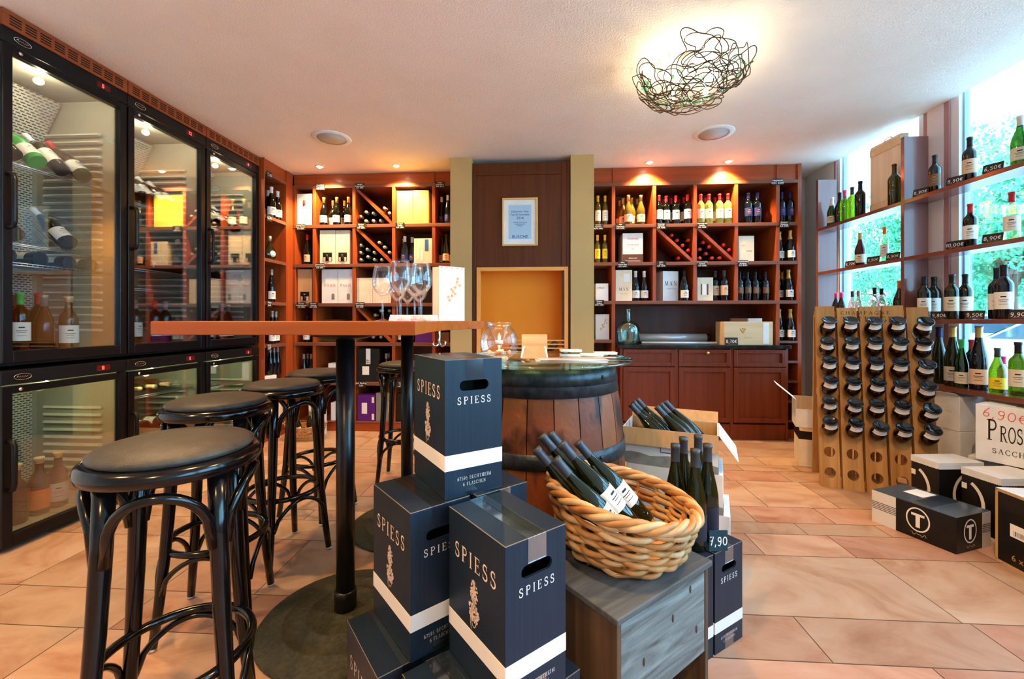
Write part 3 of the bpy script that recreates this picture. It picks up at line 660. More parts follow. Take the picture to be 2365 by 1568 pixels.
def fridge(y0, tall, digit, label, lcol, lpow):
    e = empty('wine_fridge', (FX, y0, .90 if tall else .012)); tag(e, label, 'fridge', 'glass door wine fridges')
    H = 1.63 if tall else .868; W = FW; hd = .07
    B = MB(); B.box(-.60, 0-.034, 0, .022, 0, H).box(-.60, -.034, W-.022, W, 0, H).box(-.60, -.034, .022, W-.022, 0, .05).box(-.60, -.034, .022, W-.022, H-.05, H).box(-.60, -.575, .022, W-.022, .05, H-.05)
    B.obj('body', M_FR, e)
    hdr = MB().box(-.034, .004, 0, W, H-hd, H).obj('header', M_FR, e, bevel=.003)
    L = MB(); zi0, zi1 = .055, H-.055
    L.box(-.572, -.56, .024, W-.024, zi0, zi1).box(-.56, -.036, .024, .030, zi0, zi1).box(-.56, -.036, W-.030, W-.024, zi0, zi1).box(-.56, -.036, .03, W-.03, zi0-.004, zi0+.004).box(-.56, -.036, .03, W-.03, zi1-.004, zi1+.004)
    L.obj('liner', M_LINER, e)
    R = MB(); z = zi0+.10
    while z < zi1-.22:
        R.box(-.50, -.12, W-.048, W-.030, z, z+.016).box(-.48, -.13, W-.058, W-.048, z+.003, z+.013); z += .046
    R.obj('ribbed_wall', M_RIB, e, bevel=.003)
    if tall:
        P = MB().box(0, .36, -.262, .262, -.003, 0, M=T(-.545, W/2, zi1-.34) @ RY(-math.radians(62)) ); P.obj('evaporator_cover', M_PERF, e)
    MB().box(-.558, -.554, .06, W-.06, zi0+.05, zi1-.36 if tall else zi1-.06).obj('perforated_back', M_PERF, e)
    # door
    z0, z1 = .018, H-hd-.006
    D = MB(); f = .045
    D.box(-.03, .006, .004, f, z0, z1).box(-.03, .006, W-f, W-.004, z0, z1).box(-.03, .006, f, W-f, z0, z0+f+.01).box(-.03, .006, f, W-f, z1-f+.008, z1)
    d = D.obj('door', M_FRD, e, bevel=.003)
    MB().box(-.014, -.010, f, W-f, z0+f+.01, z1-f+.008).obj('pane', G_DOOR, d)
    hz = (1.57-.90, 1.83-.90) if tall else (.29, .53)
    MB().tube([(.006, .026, hz[0]), (.034, .026, hz[0]+.006), (.040, .026, hz[0]+.03), (.040, .026, hz[1]-.03), (.034, .026, hz[1]-.006), (.006, .026, hz[1])], .011, 10).obj('handle', M_FR, d)
    MB().lathe([(.009, 0), (.009, .004), (.0, .005)], 14, M=T(.006, .075, z1-.02) @ RY(PI/2)).obj('lock', M_CHROME, d)
    # badge and temperature display
    bd = MB(); el = [(.0055, .085+.036*math.cos(a*PI/12), H-hd/2+.015*math.sin(a*PI/12)) for a in range(24)]
    bd.tube(el, .0013, 5, closed=True)
    bd.tube([(.0058, .085+x, H-hd/2+z) for x, z in ((-.026, -.002), (-.018, .006), (-.016, -.005), (-.010, .003), (-.005, -.004), (0, .004), (.004, -.004), (.010, .004), (.014, -.003), (.020, .004), (.027, .002))], .0011, 5)
    bd.obj('badge', M_CHROME, hdr)
    dp = MB().box(.004, .0052, .44, .515, H-hd/2-.016, H-hd/2+.016).obj('display', M_LCDB, hdr)
    text_obj('lettering', digit, .030, M_LCD, dp, T(.0056, .474, H-hd/2-.010) @ RZ(PI/2) @ RX(PI/2), bold=.0006)
    # lamp under the top
    lp = (-.09, .26, zi1-.015)
    MB().lathe([(0, -.012), (.010, -.010), (.013, 0), (.010, .008), (0, .010)], 12, M=T(*lp)).obj('lamp_bulb', M_BULB if tall else mat('small cold bulb', (.9, 1, .7), .5, emit=(.85, 1, .5), es=14), e)
    l = bpy.data.lights.new('fridge_lamp', 'POINT'); l.energy = lpow; l.color = lcol; l.shadow_soft_size = .02
    lo = bpy.data.objects.new('fridge_lamp', l); COL.objects.link(lo); lo.parent = e; lo.location = (lp[0]-.03, lp[1], lp[2]-.05)
    return e
def rack(e, z, tilt=0, depth=.40, xf=-.07):
    """wire shelf: front edge at x=xf, height z (fridge's own frame)"""
    M = T(xf, 0, z) @ RY(tilt); m = MB()
    for x in (0, -depth*.5, -depth): m.tube([M @ Vector((x, .035, 0)), M @ Vector((x, FW-.035, 0))], .0028, 6)
    m.tube([M @ Vector((.004, .035, .012)), M @ Vector((.004, FW-.035, .012))], .0028, 6)
    for k in range(24):
        y = .045+k*(FW-.09)/23; m.tube([M @ Vector((.004, y, .012)), M @ Vector((0, y, .002)), M @ Vector((-depth, y, .002))], .0016, 5)
    return m.obj('wire_shelf', M_STEEL, e)
def lying(fx, y, z, tilt, kind, g, cap, lab, label, group, neck_out=False, s=1.0):
    """bottle lying across the fridge, base at the door (or neck at the door)"""
    r = (.042 if kind == 'burgundy' else .0385)*s
    if neck_out: M = T(fx-.36, y, z+r) @ RY(PI/2) @ RZ(PI/2) @ Matrix.Scale(s, 4)
    else: M = T(fx, y, z) @ RY(-PI/2+tilt) @ T(r+.0065, 0, .0) @ RZ(PI/2) @ Matrix.Scale(s, 4)
    bottle(kind, g, cap, lab, None, label, group, M=M, wrap=190)
FN = ('outermost fridge', 'middle fridge', 'corner fridge')
Fu = []; Fl = []
LW = (1, .86, .58)
for i, (y0, dg, lg) in enumerate(zip(FY, ('5', '12', '8'), ('8', '5', '6'))):
    Fu.append(fridge(y0, True, dg, 'tall black wine fridge with a lit glass door, upper one, ' + ('farthest from the corner', 'middle of three', 'next to the side bookcase')[i], LW, 6.5))
    Fl.append(fridge(y0, False, lg, 'low black wine fridge with greenish lit door, ' + ('under the fridge farthest from the corner', 'under the middle tall fridge', 'beside the side bookcase')[i], (.88, 1, .50), 2.6))
TL = math.radians(42)
def tilted_row(i, zf, ys, caps, gl, labs, what, depth=.36):
    rack(Fu[i], zf-.90, TL, depth)
    for k, (yy, c, g, lb) in enumerate(zip(ys, caps, gl, labs)):
        lying(FX-.080, FY[i]+yy, zf+.008, TL, 'burgundy' if k % 2 else 'bordeaux', g, c, lb, '%s, %s from the hinge, sloping rack, %s' % (what[k], ORD[len(ys)-1-k], FN[i]), 'bottles on the sloping rack, '+FN[i])
g4 = [G_BLACK]*6
tilted_row(0, 1.90, (.09, .19, .31, .42), ('white', 'white', 'white', 'red'), (G_BLACK, mat('bright green bottle glass', (.02, .30, .05), .06, coat=.3), G_BLACK, G_BLACK), ('white',)*4, ('dark lying bottle', 'bright green lying bottle', 'dark lying bottle', 'red capped lying bottle'))
tilted_row(0, 1.50, (.10, .34), ('white', 'white'), g4, ('cream', 'white'), ('dark lying bottle with cream label', 'dark lying bottle with white neck'))
tilted_row(1, 1.88, (.07, .16, .25, .34, .43), ('red', 'red', 'white', 'white', 'white'), g4, ('white',)*5, ('red capped lying bottle', 'red capped lying bottle', 'white capped lying bottle', 'white capped lying bottle', 'white capped lying bottle'))
tilted_row(2, 1.86, (.08, .19, .30, .41), ('silver', 'white', 'silver', 'white'), g4, ('white', 'cream', 'white', 'cream'), ('silver capped lying bottle', 'white capped lying bottle', 'silver capped lying bottle', 'white capped lying bottle'))
for i, z in ((0, 1.40), (1, 1.45), (2, 1.45)):
    rack(Fu[i], z-.90)
    for k, yy in enumerate((.10, .24, .38, .50)):
        lying(FX-.09, FY[i]+yy, z+.004, 0, 'bordeaux', G_BLUEBK if i == 0 else G_BLACK, 'black', 'white' if k != 1 else 'cream', 'dark bottle lying flat, %s from the hinge, flat rack, %s' % (ORD[3-k], FN[i]), 'bottles on the flat rack of '+FN[i])
for i, z in ((1, 1.32),): rack(Fu[i], z-.90)
# standing in the tall fridges
zb = .90+.060
row = [(.045, .10, 'bordeaux', G_BLACK, 'black', 'white', 1.0), (.10, .22, 'bordeaux', G_BLACK, 'black', 'white', 1.02), (.17, .10, 'bordeaux', G_BLACK, 'green', 'white', 1.02), (.23, .20, 'burgundy', G_BLACK, 'silver', None, 1.0),
       (.27, .09, 'burgundy', mat('amber bottle glass', (.05, .015, .004), .06, coat=.3), 'silver', None, 1.0), (.33, .20, 'bordeaux', G_BLACK, 'red', None, 1.05), (.40, .10, 'spirit', mat('amber bottle glass', (0, 0, 0)), 'cork', 'white', 1.12)]
DS = ('dark bottle with a white label and black cap', 'tall black capped bottle half hidden', 'green capped bottle with a white label', 'dark silver capped bottle', 'amber silver capped bottle', 'red capped dark bottle', 'amber spirit bottle with a cork')
for k, (yy, dx, kd, g, c, lb, s) in enumerate(row):
    bottle(kd, g, c, lb, (FX-.06-dx, FY[0]+yy+.03, zb), DS[k]+', standing in the '+FN[0], 'bottles standing in the '+FN[0], rz=PI/2-.5, s=s)
for i in (1, 2):
    for k in range(4):
        bottle('bordeaux' if i == 1 else 'burgundy', G_BLACK, ('black', 'silver', 'red', 'silver')[k] if i == 1 else 'silver', 'white', (FX-.12-.03*(k % 2), FY[i]+.09+k*.115, zb), 'dark standing bottle, %s from the hinge, bottom of the %s' % (ORD[3-k], FN[i]), 'bottles standing in the '+FN[i], rz=PI/2)
# low fridges
zb = .012+.060; AMB = mat('amber bottle glass', (0, 0, 0)); LQ = mat('liqueur bottle glass', (.035, .014, .002), .08, spec=.4)
row = [(.035, .07, 'white', 'cork'), (.075, .20, 'grey', 'red'), (.125, .08, None, 'cork'), (.175, .17, 'cream', 'cork'), (.21, .26, None, 'cork'), (.235, .09, 'orange', 'cork'), (.335, .10, 'grey', 'cork')]
DS = ('liqueur bottle with a white label', 'red capped liqueur bottle', 'plain amber liqueur bottle', 'liqueur bottle with a cream label', 'corked liqueur bottle at the back', 'liqueur bottle with an orange label', 'liqueur bottle with a grey label')
for k, (yy, dx, lb, c) in enumerate(row):
    bottle('spirit', LQ, c, lb, (FX-.07-dx, FY[0]+yy+.05, zb), DS[k]+', standing in the outermost low fridge', 'liqueur bottles in the low fridge', rz=PI/2-.6, s=1.14)
rack(Fl[1], .60, 0, .42)
for k in range(4): lying(FX-.085, FY[1]+.12+.115*k, .012+.606, 0, 'bordeaux', G_DOLIVE, 'cork', None, 'corked bottle lying neck out, %s from the hinge, low middle fridge' % ORD[3-k], 'bottles lying neck out', neck_out=True)
rack(Fl[1], .34, 0, .42)
for k in range(4): lying(FX-.09, FY[1]+.11+.115*k, .012+.346, 0, 'burgundy', G_DOLIVE, 'gold', 'white', 'olive bottle lying base out, %s from the hinge, low middle fridge' % ORD[3-k], 'bottles lying base out in the low middle fridge')
rack(Fl[2], .56, 0, .42)
# wooden ventilation fascia above the fridges
for i, y0 in enumerate(FY):
    e = empty('ventilation_fascia', (FX+.008, y0, 2.534)); tag(e, 'cherry wood ventilation strip with slot groups above the '+FN[i], 'vent', 'ventilation strips above the fridges')
    MB().box(-.03, 0, .002, FW, 0, CEIL-2.534-.004).obj('fascia', W_Y, e, bevel=.002)
    s = MB()
    for k in range(9):
        a = .03+k*.064
        for q in range(4): s.box(-.002, .0008, a, a+.048, .016+q*.013, .022+q*.013)
    s.obj('vent_slot', M_DK, e)
# ------------------------------------------------------------------ what stands in the bookcases
def bx(px, Y): return atY(px, 700, Y).x
def shelf_row(items, z, place, group, kind, g, cap, lab, desc, s=1.0, labz=None, frm='from the pillar', rev=False, wrap=150, capz=None, rz=0):
    """items: (px, dy) of bottles seen in one bay"""
    order = sorted(range(len(items)), key=lambda i: items[i][0], reverse=rev)
    for n, i in enumerate(order):
        px, dy = items[i]; Y = BY+.05+dy
        bottle(kind, g, cap, lab, (bx(px, Y), Y, z+.0005), '%s, %s %s, %s' % (desc, ORD[n], frm, place), group, s=s, labz=labz, wrap=wrap, capz=capz, rz=rz+random.uniform(-.12, .12))
SH = {0: 'lowest shelf', 1: 'fifth shelf', 2: 'fourth shelf', 3: 'third shelf', 4: 'second shelf', 5: 'top shelf'}
PAIR = 'white burgundy-shaped bottles'
CN = 'from the corner'
# --- left bookcase, standing bottles
shelf_row([(748, 0), (778, 0), (805, 0), (769, .11), (796, .12)], 2.10, 'top shelf by the corner', 'dark white-labelled bottles on the top shelf by the corner', 'burgundy', G_BLACK, 'gold', 'white', 'dark gold capped bottle', frm=CN, s=.96)
shelf_row([(1020, .06), (1034, 0)], 2.10, 'top shelf next to the tan pillar', 'bottles next to the pillar', 'flute', G_BLUEBK, 'white', 'blue', 'slender blue labelled bottle', frm=CN, s=.86)
shelf_row([(710, 0), (704, .12)], 1.70, 'corner bay of second shelf', 'bottles in the corner bay', 'flute', G_BLACK, 'red', 'peach', 'slender dark bottle with peach label', frm=CN, s=.92)
shelf_row([(933, .11), (939, 0), (953, .03)], 1.70, 'second shelf beside a pinkish box', 'blue labelled bottles', 'burgundy', G_BLUEBK, 'white', 'blue', 'dark bottle with blue label', frm=CN, s=.92)
shelf_row([(1020, .1), (1030, 0), (1039, .1)], 1.70, 'second shelf beside the pillar', 'bottles beside the pillar', 'flute', G_BLACK, 'black', 'peach', 'slim dark bottle with peach label', frm=CN, s=.88)
shelf_row([(709, 0), (700, .10)], .90, 'fourth shelf in the corner bay', 'bottles in the corner bay', 'burgundy', G_BLACK, 'black', 'white', 'dark bottle with white label', frm=CN, s=.9)
shelf_row([(702, 0), (711, .08), (719, .02)], .50, 'fifth shelf in the corner bay', 'dark bottles low in the corner bay', 'flute', G_BLUEBK, 'silver', None, 'dark unlabelled slender bottle', frm=CN, s=.82)
shelf_row([(892, .03), (898, .10)], .50, 'fifth shelf beside the black boxes', 'bottles beside the black boxes', 'flute', G_BLUEBK, 'silver', None, 'dark slender bottle', frm=CN, s=.84)
shelf_row([(926, .03), (937, .1), (948, .03)], .90, 'fourth shelf behind the wine glasses', 'bottles behind the wine glasses', 'burgundy', G_BLACK, 'silver', 'white', 'dark bottle', frm=CN, s=.92)
# --- bottles lying in the diagonal bays: only neck ends show
def necks(pts, z, cap, group, desc, place, frm, bay, h, rev=False, kind='bordeaux', g=G_BLACK):
    xa, xb = bay; R = .0364; P = [[atY(px, py, BY).x, atY(px, py, BY).z] for px, py in pts]
    n_ = Vector((h, xb-xa)).normalized(); side = [(p[0]-xa)*n_.x+(p[1]-z-h)*n_.y > 0 for p in P]
    for it in range(260):
        for a in range(len(P)):
            for b in range(a+1, len(P)):
                dx, dz = P[b][0]-P[a][0], P[b][1]-P[a][1]; d = math.hypot(dx, dz) or 1e-4
                if d < 2*R: q = (2*R-d)/2; P[a][0] -= dx/d*q; P[a][1] -= dz/d*q; P[b][0] += dx/d*q; P[b][1] += dz/d*q
        for k, p in enumerate(P):
            t = (p[0]-xa)*n_.x+(p[1]-z-h)*n_.y; lim = R+.020
            if side[k] and t < lim: p[0] += n_.x*(lim-t); p[1] += n_.y*(lim-t)
            if not side[k] and t > -R-.004: p[0] -= n_.x*(t+R+.004); p[1] -= n_.y*(t+R+.004)
            p[0] = min(max(p[0], xa+R+.0015), xb-R-.0015); p[1] = min(max(p[1], z+R+.001), z+.36-R)
    order = sorted(range(len(P)), key=lambda i: P[i][0], reverse=rev)
    for n, i in enumerate(order):
        M = T(P[i][0], BY+.315, P[i][1]) @ RX(PI/2) @ Matrix.Scale(.955, 4)
        bottle(kind, g, cap, None, None, '%s, %s %s, %s' % (desc, ORD[n], frm, place), group, M=M)
LB = (XC[2]+.0165, XC[3]-.0165); RB1 = (XR[1]+.0165, XR[2]-.0165); RB2 = (XR[2]+.0165, XR[3]-.0165)
nz = lambda L: [(600+x/3.92, 350+y/3.92) for x, y in L]
necks(nz([(900, 580), (953, 541), (1018, 552), (950, 622), (1018, 620), (1085, 620), (1120, 520), (1168, 563)]), 2.10, 'silver', 'bottles lying in the top diagonal bay', 'silver bottle neck', 'top diagonal bay by the yellow cartons', CN, LB, .366)
necks(nz([(905, 845), (962, 882), (1026, 910), (900, 911), (967, 950), (903, 977), (1028, 975), (1094, 977), (1080, 832), (1127, 878), (1168, 922)]), 1.70, 'silver', 'bottles lying in the second diagonal bay', 'silver bottle neck', 'second diagonal bay above the pale crates', CN, LB, .366)
nz4 = lambda L: [(600+x/3.92, 680+y/3.92) for x, y in L]
necks(nz4([(1036, 185), (1082, 135), (1170, 132), (945, 385), (1015, 387), (1085, 387), (900, 330), (960, 300), (1030, 320)]), .90, 'silver', 'bottles lying in the low diagonal bay', 'silver bottle neck', 'low diagonal bay behind the bar table', CN, LB, .366)
nr = lambda L: [(1360+x/3.919, 380+y/3.919) for x, y in L]
necks(nr([(762, 645), (808, 694), (856, 742), (900, 697), (907, 788), (820, 842)]), ZR[2], 'red', 'red necked bottles in the first diagonal bay', 'red bottle neck', 'diagonal bay beside the vineyard box', 'from the pillar', RB1, .335)
necks(nr([(1045, 708), (1092, 748), (1002, 770), (1055, 808), (1002, 842), (1118, 842), (1187, 842), (1225, 738), (1280, 787)]), ZR[2], 'red', 'red necked bottles in the second diagonal bay', 'red bottle neck', 'diagonal bay beside the cream box', 'from the pillar', RB2, .335, g=G_DOLIVE)
# --- window side bookcase
shelf_row([(1381, 0), (1397.5, 0)], ZR[3], 'top shelf beside the pillar', 'yellow capped bottles', 'slim', G_GOLDW, 'yellow', 'white', 'slim yellow capped dessert wine', s=.98)
shelf_row([(1380, 0), (1397, 0)], ZR[2], 'second shelf beside the pillar', 'yellow capped bottles', 'slim', G_GOLDW, 'yellow', 'yellow', 'slim yellow capped dessert wine', s=.92)
for z, row in ((ZR[3], 'top shelf'), (ZR[2], 'second shelf')):   # orange bands round the dessert wines
    pass
shelf_row([(1438, .10), (1451, 0), (1459, .08), (1480, .01), (1471, .13), (1432, .16)], ZR[3], 'top shelf, first wide bay', 'golden white wines on the top shelf', 'burgundy', G_GOLDW, 'gold', 'cream', 'golden white wine bottle', s=.98)
shelf_row([(1522, .01), (1538.6, .03), (1561, .03), (1588, .0), (1549, .13), (1578, .12), (1532, .15), (1571, .16)], ZR[3], 'top shelf, dark reds', 'red capped red wines on the top shelf', 'bordeaux', G_BLACK, 'red', 'white', 'dark red capped bottle', s=.97)
shelf_row([(1618, .0), (1637, .0), (1661.6, .0), (1681, .0), (1629, .12), (1652, .12), (1672, .13)], ZR[3], 'top shelf, pale whites', 'red capped white wines on the top shelf', 'bordeaux', G_WHITEW, 'red', 'white', 'pale red capped white wine', s=.97)
shelf_row([(1728, .01), (1748.6, .01)], ZR[3], 'top shelf beside a narrow bay', 'blue labelled bottles on the top shelf', 'bordeaux', G_BLUEBK, 'blue', 'blue', 'blue labelled dark bottle', labz=(.07, .15))
shelf_row([(1807, .01), (1825.5, .01)], ZR[3], 'top shelf in the narrow window end bay', 'blue labelled bottles in the narrow bay', 'bordeaux', G_BLUEBK, 'blue', 'blue', 'blue labelled dark bottle', labz=(.07, .15))
shelf_row([(1806, .02), (1822, .01)], ZR[2], 'second shelf in the narrow window end bay', 'sparkling wines on the second shelf', 'sekt', G_BLUEBK, 'gold', 'white', 'sparkling wine bottle', s=.98, wrap=120)
shelf_row([(1801, .06), (1805+13, .01), (1808, .13)], ZR[1], 'third shelf in the narrow window end bay', 'sparkling wines on the third shelf', 'sekt', G_BLUEBK, 'gold', 'white', 'sparkling wine bottle', s=.98, wrap=120)
shelf_row([(1806, .02), (1824, .01)], ZSM[4], 'narrow window end bay level with the worktop', 'sparkling wines level with the worktop', 'sekt', G_BLUEBK, 'gold', 'white', 'sparkling wine bottle', s=1.0, wrap=120)
shelf_row([(1468.5, .01), (1486, .01)], ZR[1], 'third shelf beside the cream wine box', 'white capped bottles on the third shelf', 'burgundy', G_BLUEBK, 'white', 'white', 'dark white capped bottle', s=.98)
shelf_row([(1575.5, -.01)], ZR[1], 'beside the slanted wine box', None, 'burgundy', G_BLUEBK, 'black', 'white', 'dark bottle with cream label', s=.98)
shelf_row([(1655, .03), (1669, .0)], ZR[1], 'third shelf beside a small kraft box', 'bottles beside the kraft box', 'bordeaux', G_BLUEBK, 'grey', 'peach', 'dark bottle with pinkish label', s=.98)
shelf_row([(1709, .0), (1724, .0), (1744, .0), (1767, .0), (1716, .11), (1733, .12), (1754, .12)], ZR[1], 'third shelf row', 'dark painted label bottles on the third shelf', 'bordeaux', G_BLUEBK, 'black', 'brown', 'dark bottle with picture label', s=.93, labz=(.075, .14), wrap=110)
# --- side bookcase beside the fridges
def side(px, dx, z, *a, **k):
    X = SX-.05-dx; P = atX(px, 700, X); kind, g, cap, lab, label = a
    bottle(kind, g, cap, lab, (X, P.y, z+.0005), label, k.get('group'), rz=PI/2-.6, s=k.get('s', 1))
side(621.5, .06, 2.10, 'burgundy', G_BLACK, 'white', 'white', 'dark white capped bottle, hindmost of three on the side bookcase top shelf', group='bottles on the side bookcase top shelf', s=.95)
side(626.5, .0, 2.10, 'burgundy', G_BLACK, 'white', 'white', 'dark white capped bottle, middle of three on the side bookcase top shelf', group='bottles on the side bookcase top shelf')
side(639, .0, 2.10, 'burgundy', G_BLACK, 'white', 'white', 'dark white capped bottle, on the side bookcase top shelf nearest the corner', group='bottles on the side bookcase top shelf', s=.95)
side(627, .0, 1.30, 'flute', G_BLUEBK, 'silver', 'white', 'slender dark bottle alone on the side bookcase third shelf', s=.93)
side(628.5, .0, .90, 'flute', G_BLUEBK, 'silver', 'white', 'slender dark bottle on the side bookcase fourth shelf', s=.93)
side(637, .02, .90, 'flute', G_BLUEBK, 'silver', 'white', 'slender dark bottle behind another on the side bookcase fourth shelf', s=.93)
# squat flagon
fl = MB().lathe([(.03, 0), (.045, .004), (.062, .03), (.066, .06), (.058, .095), (.036, .125), (.018, .15), (.0145, .175), (.0145, .215), (.017, .217), (.017, .225)], 20, M=Matrix.Diagonal((1, .62, 1, 1)))
P = atX(623, 700, SX-.06); o = fl.obj('flagon_bottle', G_DOLIVE, None, loc=(SX-.06, P.y, 1.7005), rot=(0, 0, PI/2-.3)); tag(o, 'squat rounded green flagon bottle on the side bookcase second shelf', 'bottle')
MB().cyl(.0155, .18, .229, 14).obj('capsule', CAPS['silver'], o)
MB().lathe([(0, 0), (.03, .0), (.03, .002), (0, .002)], 18, M=T(0, -.0405, .058) @ RX(PI/2)).obj('label', LABS['white'], o)
wb = carton(.20, .16, .10, M_WBOX, T(SX-.02, atX(613, 700, SX).y, .5005) @ RZ(PI/2), 'white carton on the side bookcase fifth shelf carrying three dark bottles')
for k, px in enumerate((625, 632, 641)):
    side(px, .01, .6015, 'flute', G_BLUEBK, 'silver', None, 'slender dark bottle, %s from the fridge, standing on the white carton of the side bookcase' % ORD[k], group='bottles on the white carton', s=.77)
# --- cartons in the left bookcase
def bbox(x0, x1, ytop, z, m, label, d=.20, dy=.02, lines=(), cat='box', name='carton', lm=M_PRINT_K, group=None):
    Y = BY+dy; a = atY(x0, ytop, Y); b = atY(x1, ytop, Y)
    c_ = atY((x0+x1)/2, ytop, BY).x; us = sorted(XC+XR+[-9, 9]); lo = max(u for u in us if u < c_); hi = min(u for u in us if u > c_)
    w_ = b.x-a.x                       # keep clear of the uprights
    if a.x < lo+.019: a.x = lo+.019; b.x = max(b.x, min(a.x+w_, hi-.019)) if dy > .05 else b.x
    if b.x > hi-.019: b.x = hi-.019
    w = b.x-a.x; h = a.z-z
    o = carton(w, d, h, m, T(a.x, Y, z+.0008), label, cat, group, name)
    FM = face_M('front', w, d, h)
    for s, u, v, sz, mm in lines: text_obj('lettering', s, sz, mm or lm, o, FM @ T(u*w, v*h, 0))
    return o, w, h, FM
o, w, h, FM = bbox(684, 720.5, 448, 2.10, M_WBOX, 'white upright wine carton with reddish print in the top corner bay', lines=(('6/0,75l', 0, .05, .030, M_PRINT_R), ('VDP', 0, .34, .016, M_PRINT_R)))
MB().tube([(0, 0, 0), (0, .05, 0)], .012, 6, M=FM @ T(0, .045, 0)).obj('crest', M_PRINT_R, o)
bbox(916, 952.5, 441, 2.10, M_YELBOX, 'yellow carton nearer the corner on the top shelf', group='yellow cartons on the top shelf', d=.24)
bbox(953.5, 990, 440, 2.10, M_YELBOX, 'yellow carton nearer the pillar on the top shelf', group='yellow cartons on the top shelf', d=.24)
for k, (a, b, yt, z, lab) in enumerate(((738.5, 774, 532, 1.70, 'open brown wine carton with bottle showing, second shelf, nearer the corner'), (775, 808, 532, 1.70, 'open brown wine carton with bottle showing, second shelf, beside the diagonal bay'), (687, 721, 622, 1.30, 'open brown wine carton on the third shelf of the corner bay'))):
    o, w, h, FM = bbox(a, b, yt, z, M_CREAM if k < 2 else M_CARD, lab, group='open brown wine cartons')
    panel(o, 'cutout', M_DK, FM, -w*.30, w*.30, -h*.42, -h*.16)
    MB().cyl(.018, 0, .07, 12, M=FM @ T(0, -h*.42, .003) @ RX(-PI/2)).obj('bottle_window', G_BLACK, o)
    panel(o, 'label', LABS['peach'], FM @ T(0, 0, .001), -w*.26, w*.26, -h*.42, -h*.30)
for k, (a, b) in enumerate(((743, 779.5), (780.5, 814))):
    o, w, h, FM = bbox(a, b, 622, 1.30, M_WBOX, 'grey and white carton with red lettering and an arch, third shelf, ' + ('nearer the corner', 'beside the pale crates')[k], group='printed arch cartons')
    mb = MB(); serif_text(mb, 'PA', .030, FM @ T(-w*.18, -h*.02, 0)); serif_text(mb, 'WIS', .026, FM @ T(w*.20, -h*.02, 0)); mb.obj('lettering', M_PRINT_R, o)
    panel(o, 'grey_band', M_GREYBOX, FM, -w*.5, w*.5, h*.12, h*.5) if False else None
    ar = [(-.013, -.05), (.013, -.05), (.013, -.012)]+[(.013*math.cos(a*PI/8), -.012+.013*math.sin(a*PI/8)) for a in range(9)]
    MB().prism([(-.016, -.06), (.016, -.06), (.016, -.014)]+[(.016*math.cos(a_*PI/8), -.014+.016*math.sin(a_*PI/8)) for a_ in range(1, 8)]+[(-.016, -.014)], 0, .0008, M=FM @ T(w*.22, -h*.22, 0)).obj('arch_print', M_GREYBOX, o)
for k, (a, b) in enumerate(((822, 860), (861, 903))):
    o, w, h, FM = bbox(a, b, 642, 1.30, M_CREAM, 'pale flat carton with dotted border, third shelf, ' + ('nearer the corner', 'behind the wine glasses')[k], group='pale dotted cartons')
    m = MB()
    for s_ in (-1, 1):
        for q in range(12): m.box(s_*w*.36-.002, s_*w*.36+.002, -h*.45+q*h*.08, -h*.45+q*h*.08+.006, 0, .0007, M=FM)
    m.obj('dotted_print', M_PRINT_G, o)
o, w, h, FM = bbox(956, 998, 551, 1.70, M_CREAM, 'pinkish cream wine box with a dark strip, second shelf beside blue labelled bottles')
panel(o, 'dark_strip', M_PRINT_B, FM, w*.10, w*.30, 0, h*.46); panel(o, 'print_block', M_WHITE, FM, -w*.30, -w*.22, -h*.3, h*.3); panel(o, 'print_block', M_WHITE, FM, -w*.1, w*.0, -h*.4, h*.05)
bbox(958, 998, 768, .90, M_PURBOX, 'purple carton on the fourth shelf behind the bar table', d=.15); bbox(1007, 1037, 768, .90, M_BRNBOX, 'brown carton on the fourth shelf beside the pillar', d=.15, lines=(('6 x 0,75', 0, -.38, .02, M_PRINT_G),))
bbox(731, 772, 738, .90, M_BRNBOX, 'dark brown carton on the fourth shelf near the corner', d=.12, dy=.14)
bbox(758, 775, 839, .50, M_WHITE, 'small white box on the fifth shelf behind the round seats', d=.12)
YB2 = BY+.02
zt = atY(850, 805, YB2).z; zm = atY(850, 841, YB2).z
a, b = atY(824.5, 800, YB2).x, atY(876.5, 800, YB2).x
for z0, z1, lab in ((.5008, zm-.001, 'black wine carton with white label, lower of two on the fifth shelf'), (zm, zt, 'black wine carton with a white strip, upper of two on the fifth shelf')):
    o = carton(b-a, .22, z1-z0, M_BLKBOX, T(a, YB2, z0), lab, group='black cartons on the fifth shelf'); w = b-a; h = z1-z0; FM = face_M('front', w, .22, h)
    if z0 < .6: panel(o, 'white_label', M_WHITE, FM, -w*.26, w*.04, -h*.10, h*.38)
    else: panel(o, 'white_strip', M_WHITE, FM, -w*.10, w*.10, -h*.5, h*.5); text_obj('lettering', 'ST', .04, M_PRINT_K, o, FM @ T(.013, -.05, .0012) @ RZ(PI/2), bold=.001)
o, w, h, FM = bbox(825.5, 866, 912, .10, M_PURBOX, 'purple carton with white printed marks on the lowest shelf', d=.22)
panel(o, 'white_label', M_WHITE, FM, -w*.25, w*.05, -h*.22, h*.20); panel(o, 'white_mark', M_WHITE, FM, w*.32, w*.45, h*.20, h*.42); panel(o, 'white_mark', M_WHITE, FM, w*.32, w*.45, -h*.45, -h*.22)
o, w, h, FM = bbox(868, 906, 908, .10, M_GREYBOX, 'grey carton with vertical lettering beside the purple carton on the lowest shelf', d=.22)
text_obj('lettering', 'WEINGUT', .022, M_WHITE, o, FM @ T(w*.35, 0, .001) @ RZ(PI/2))
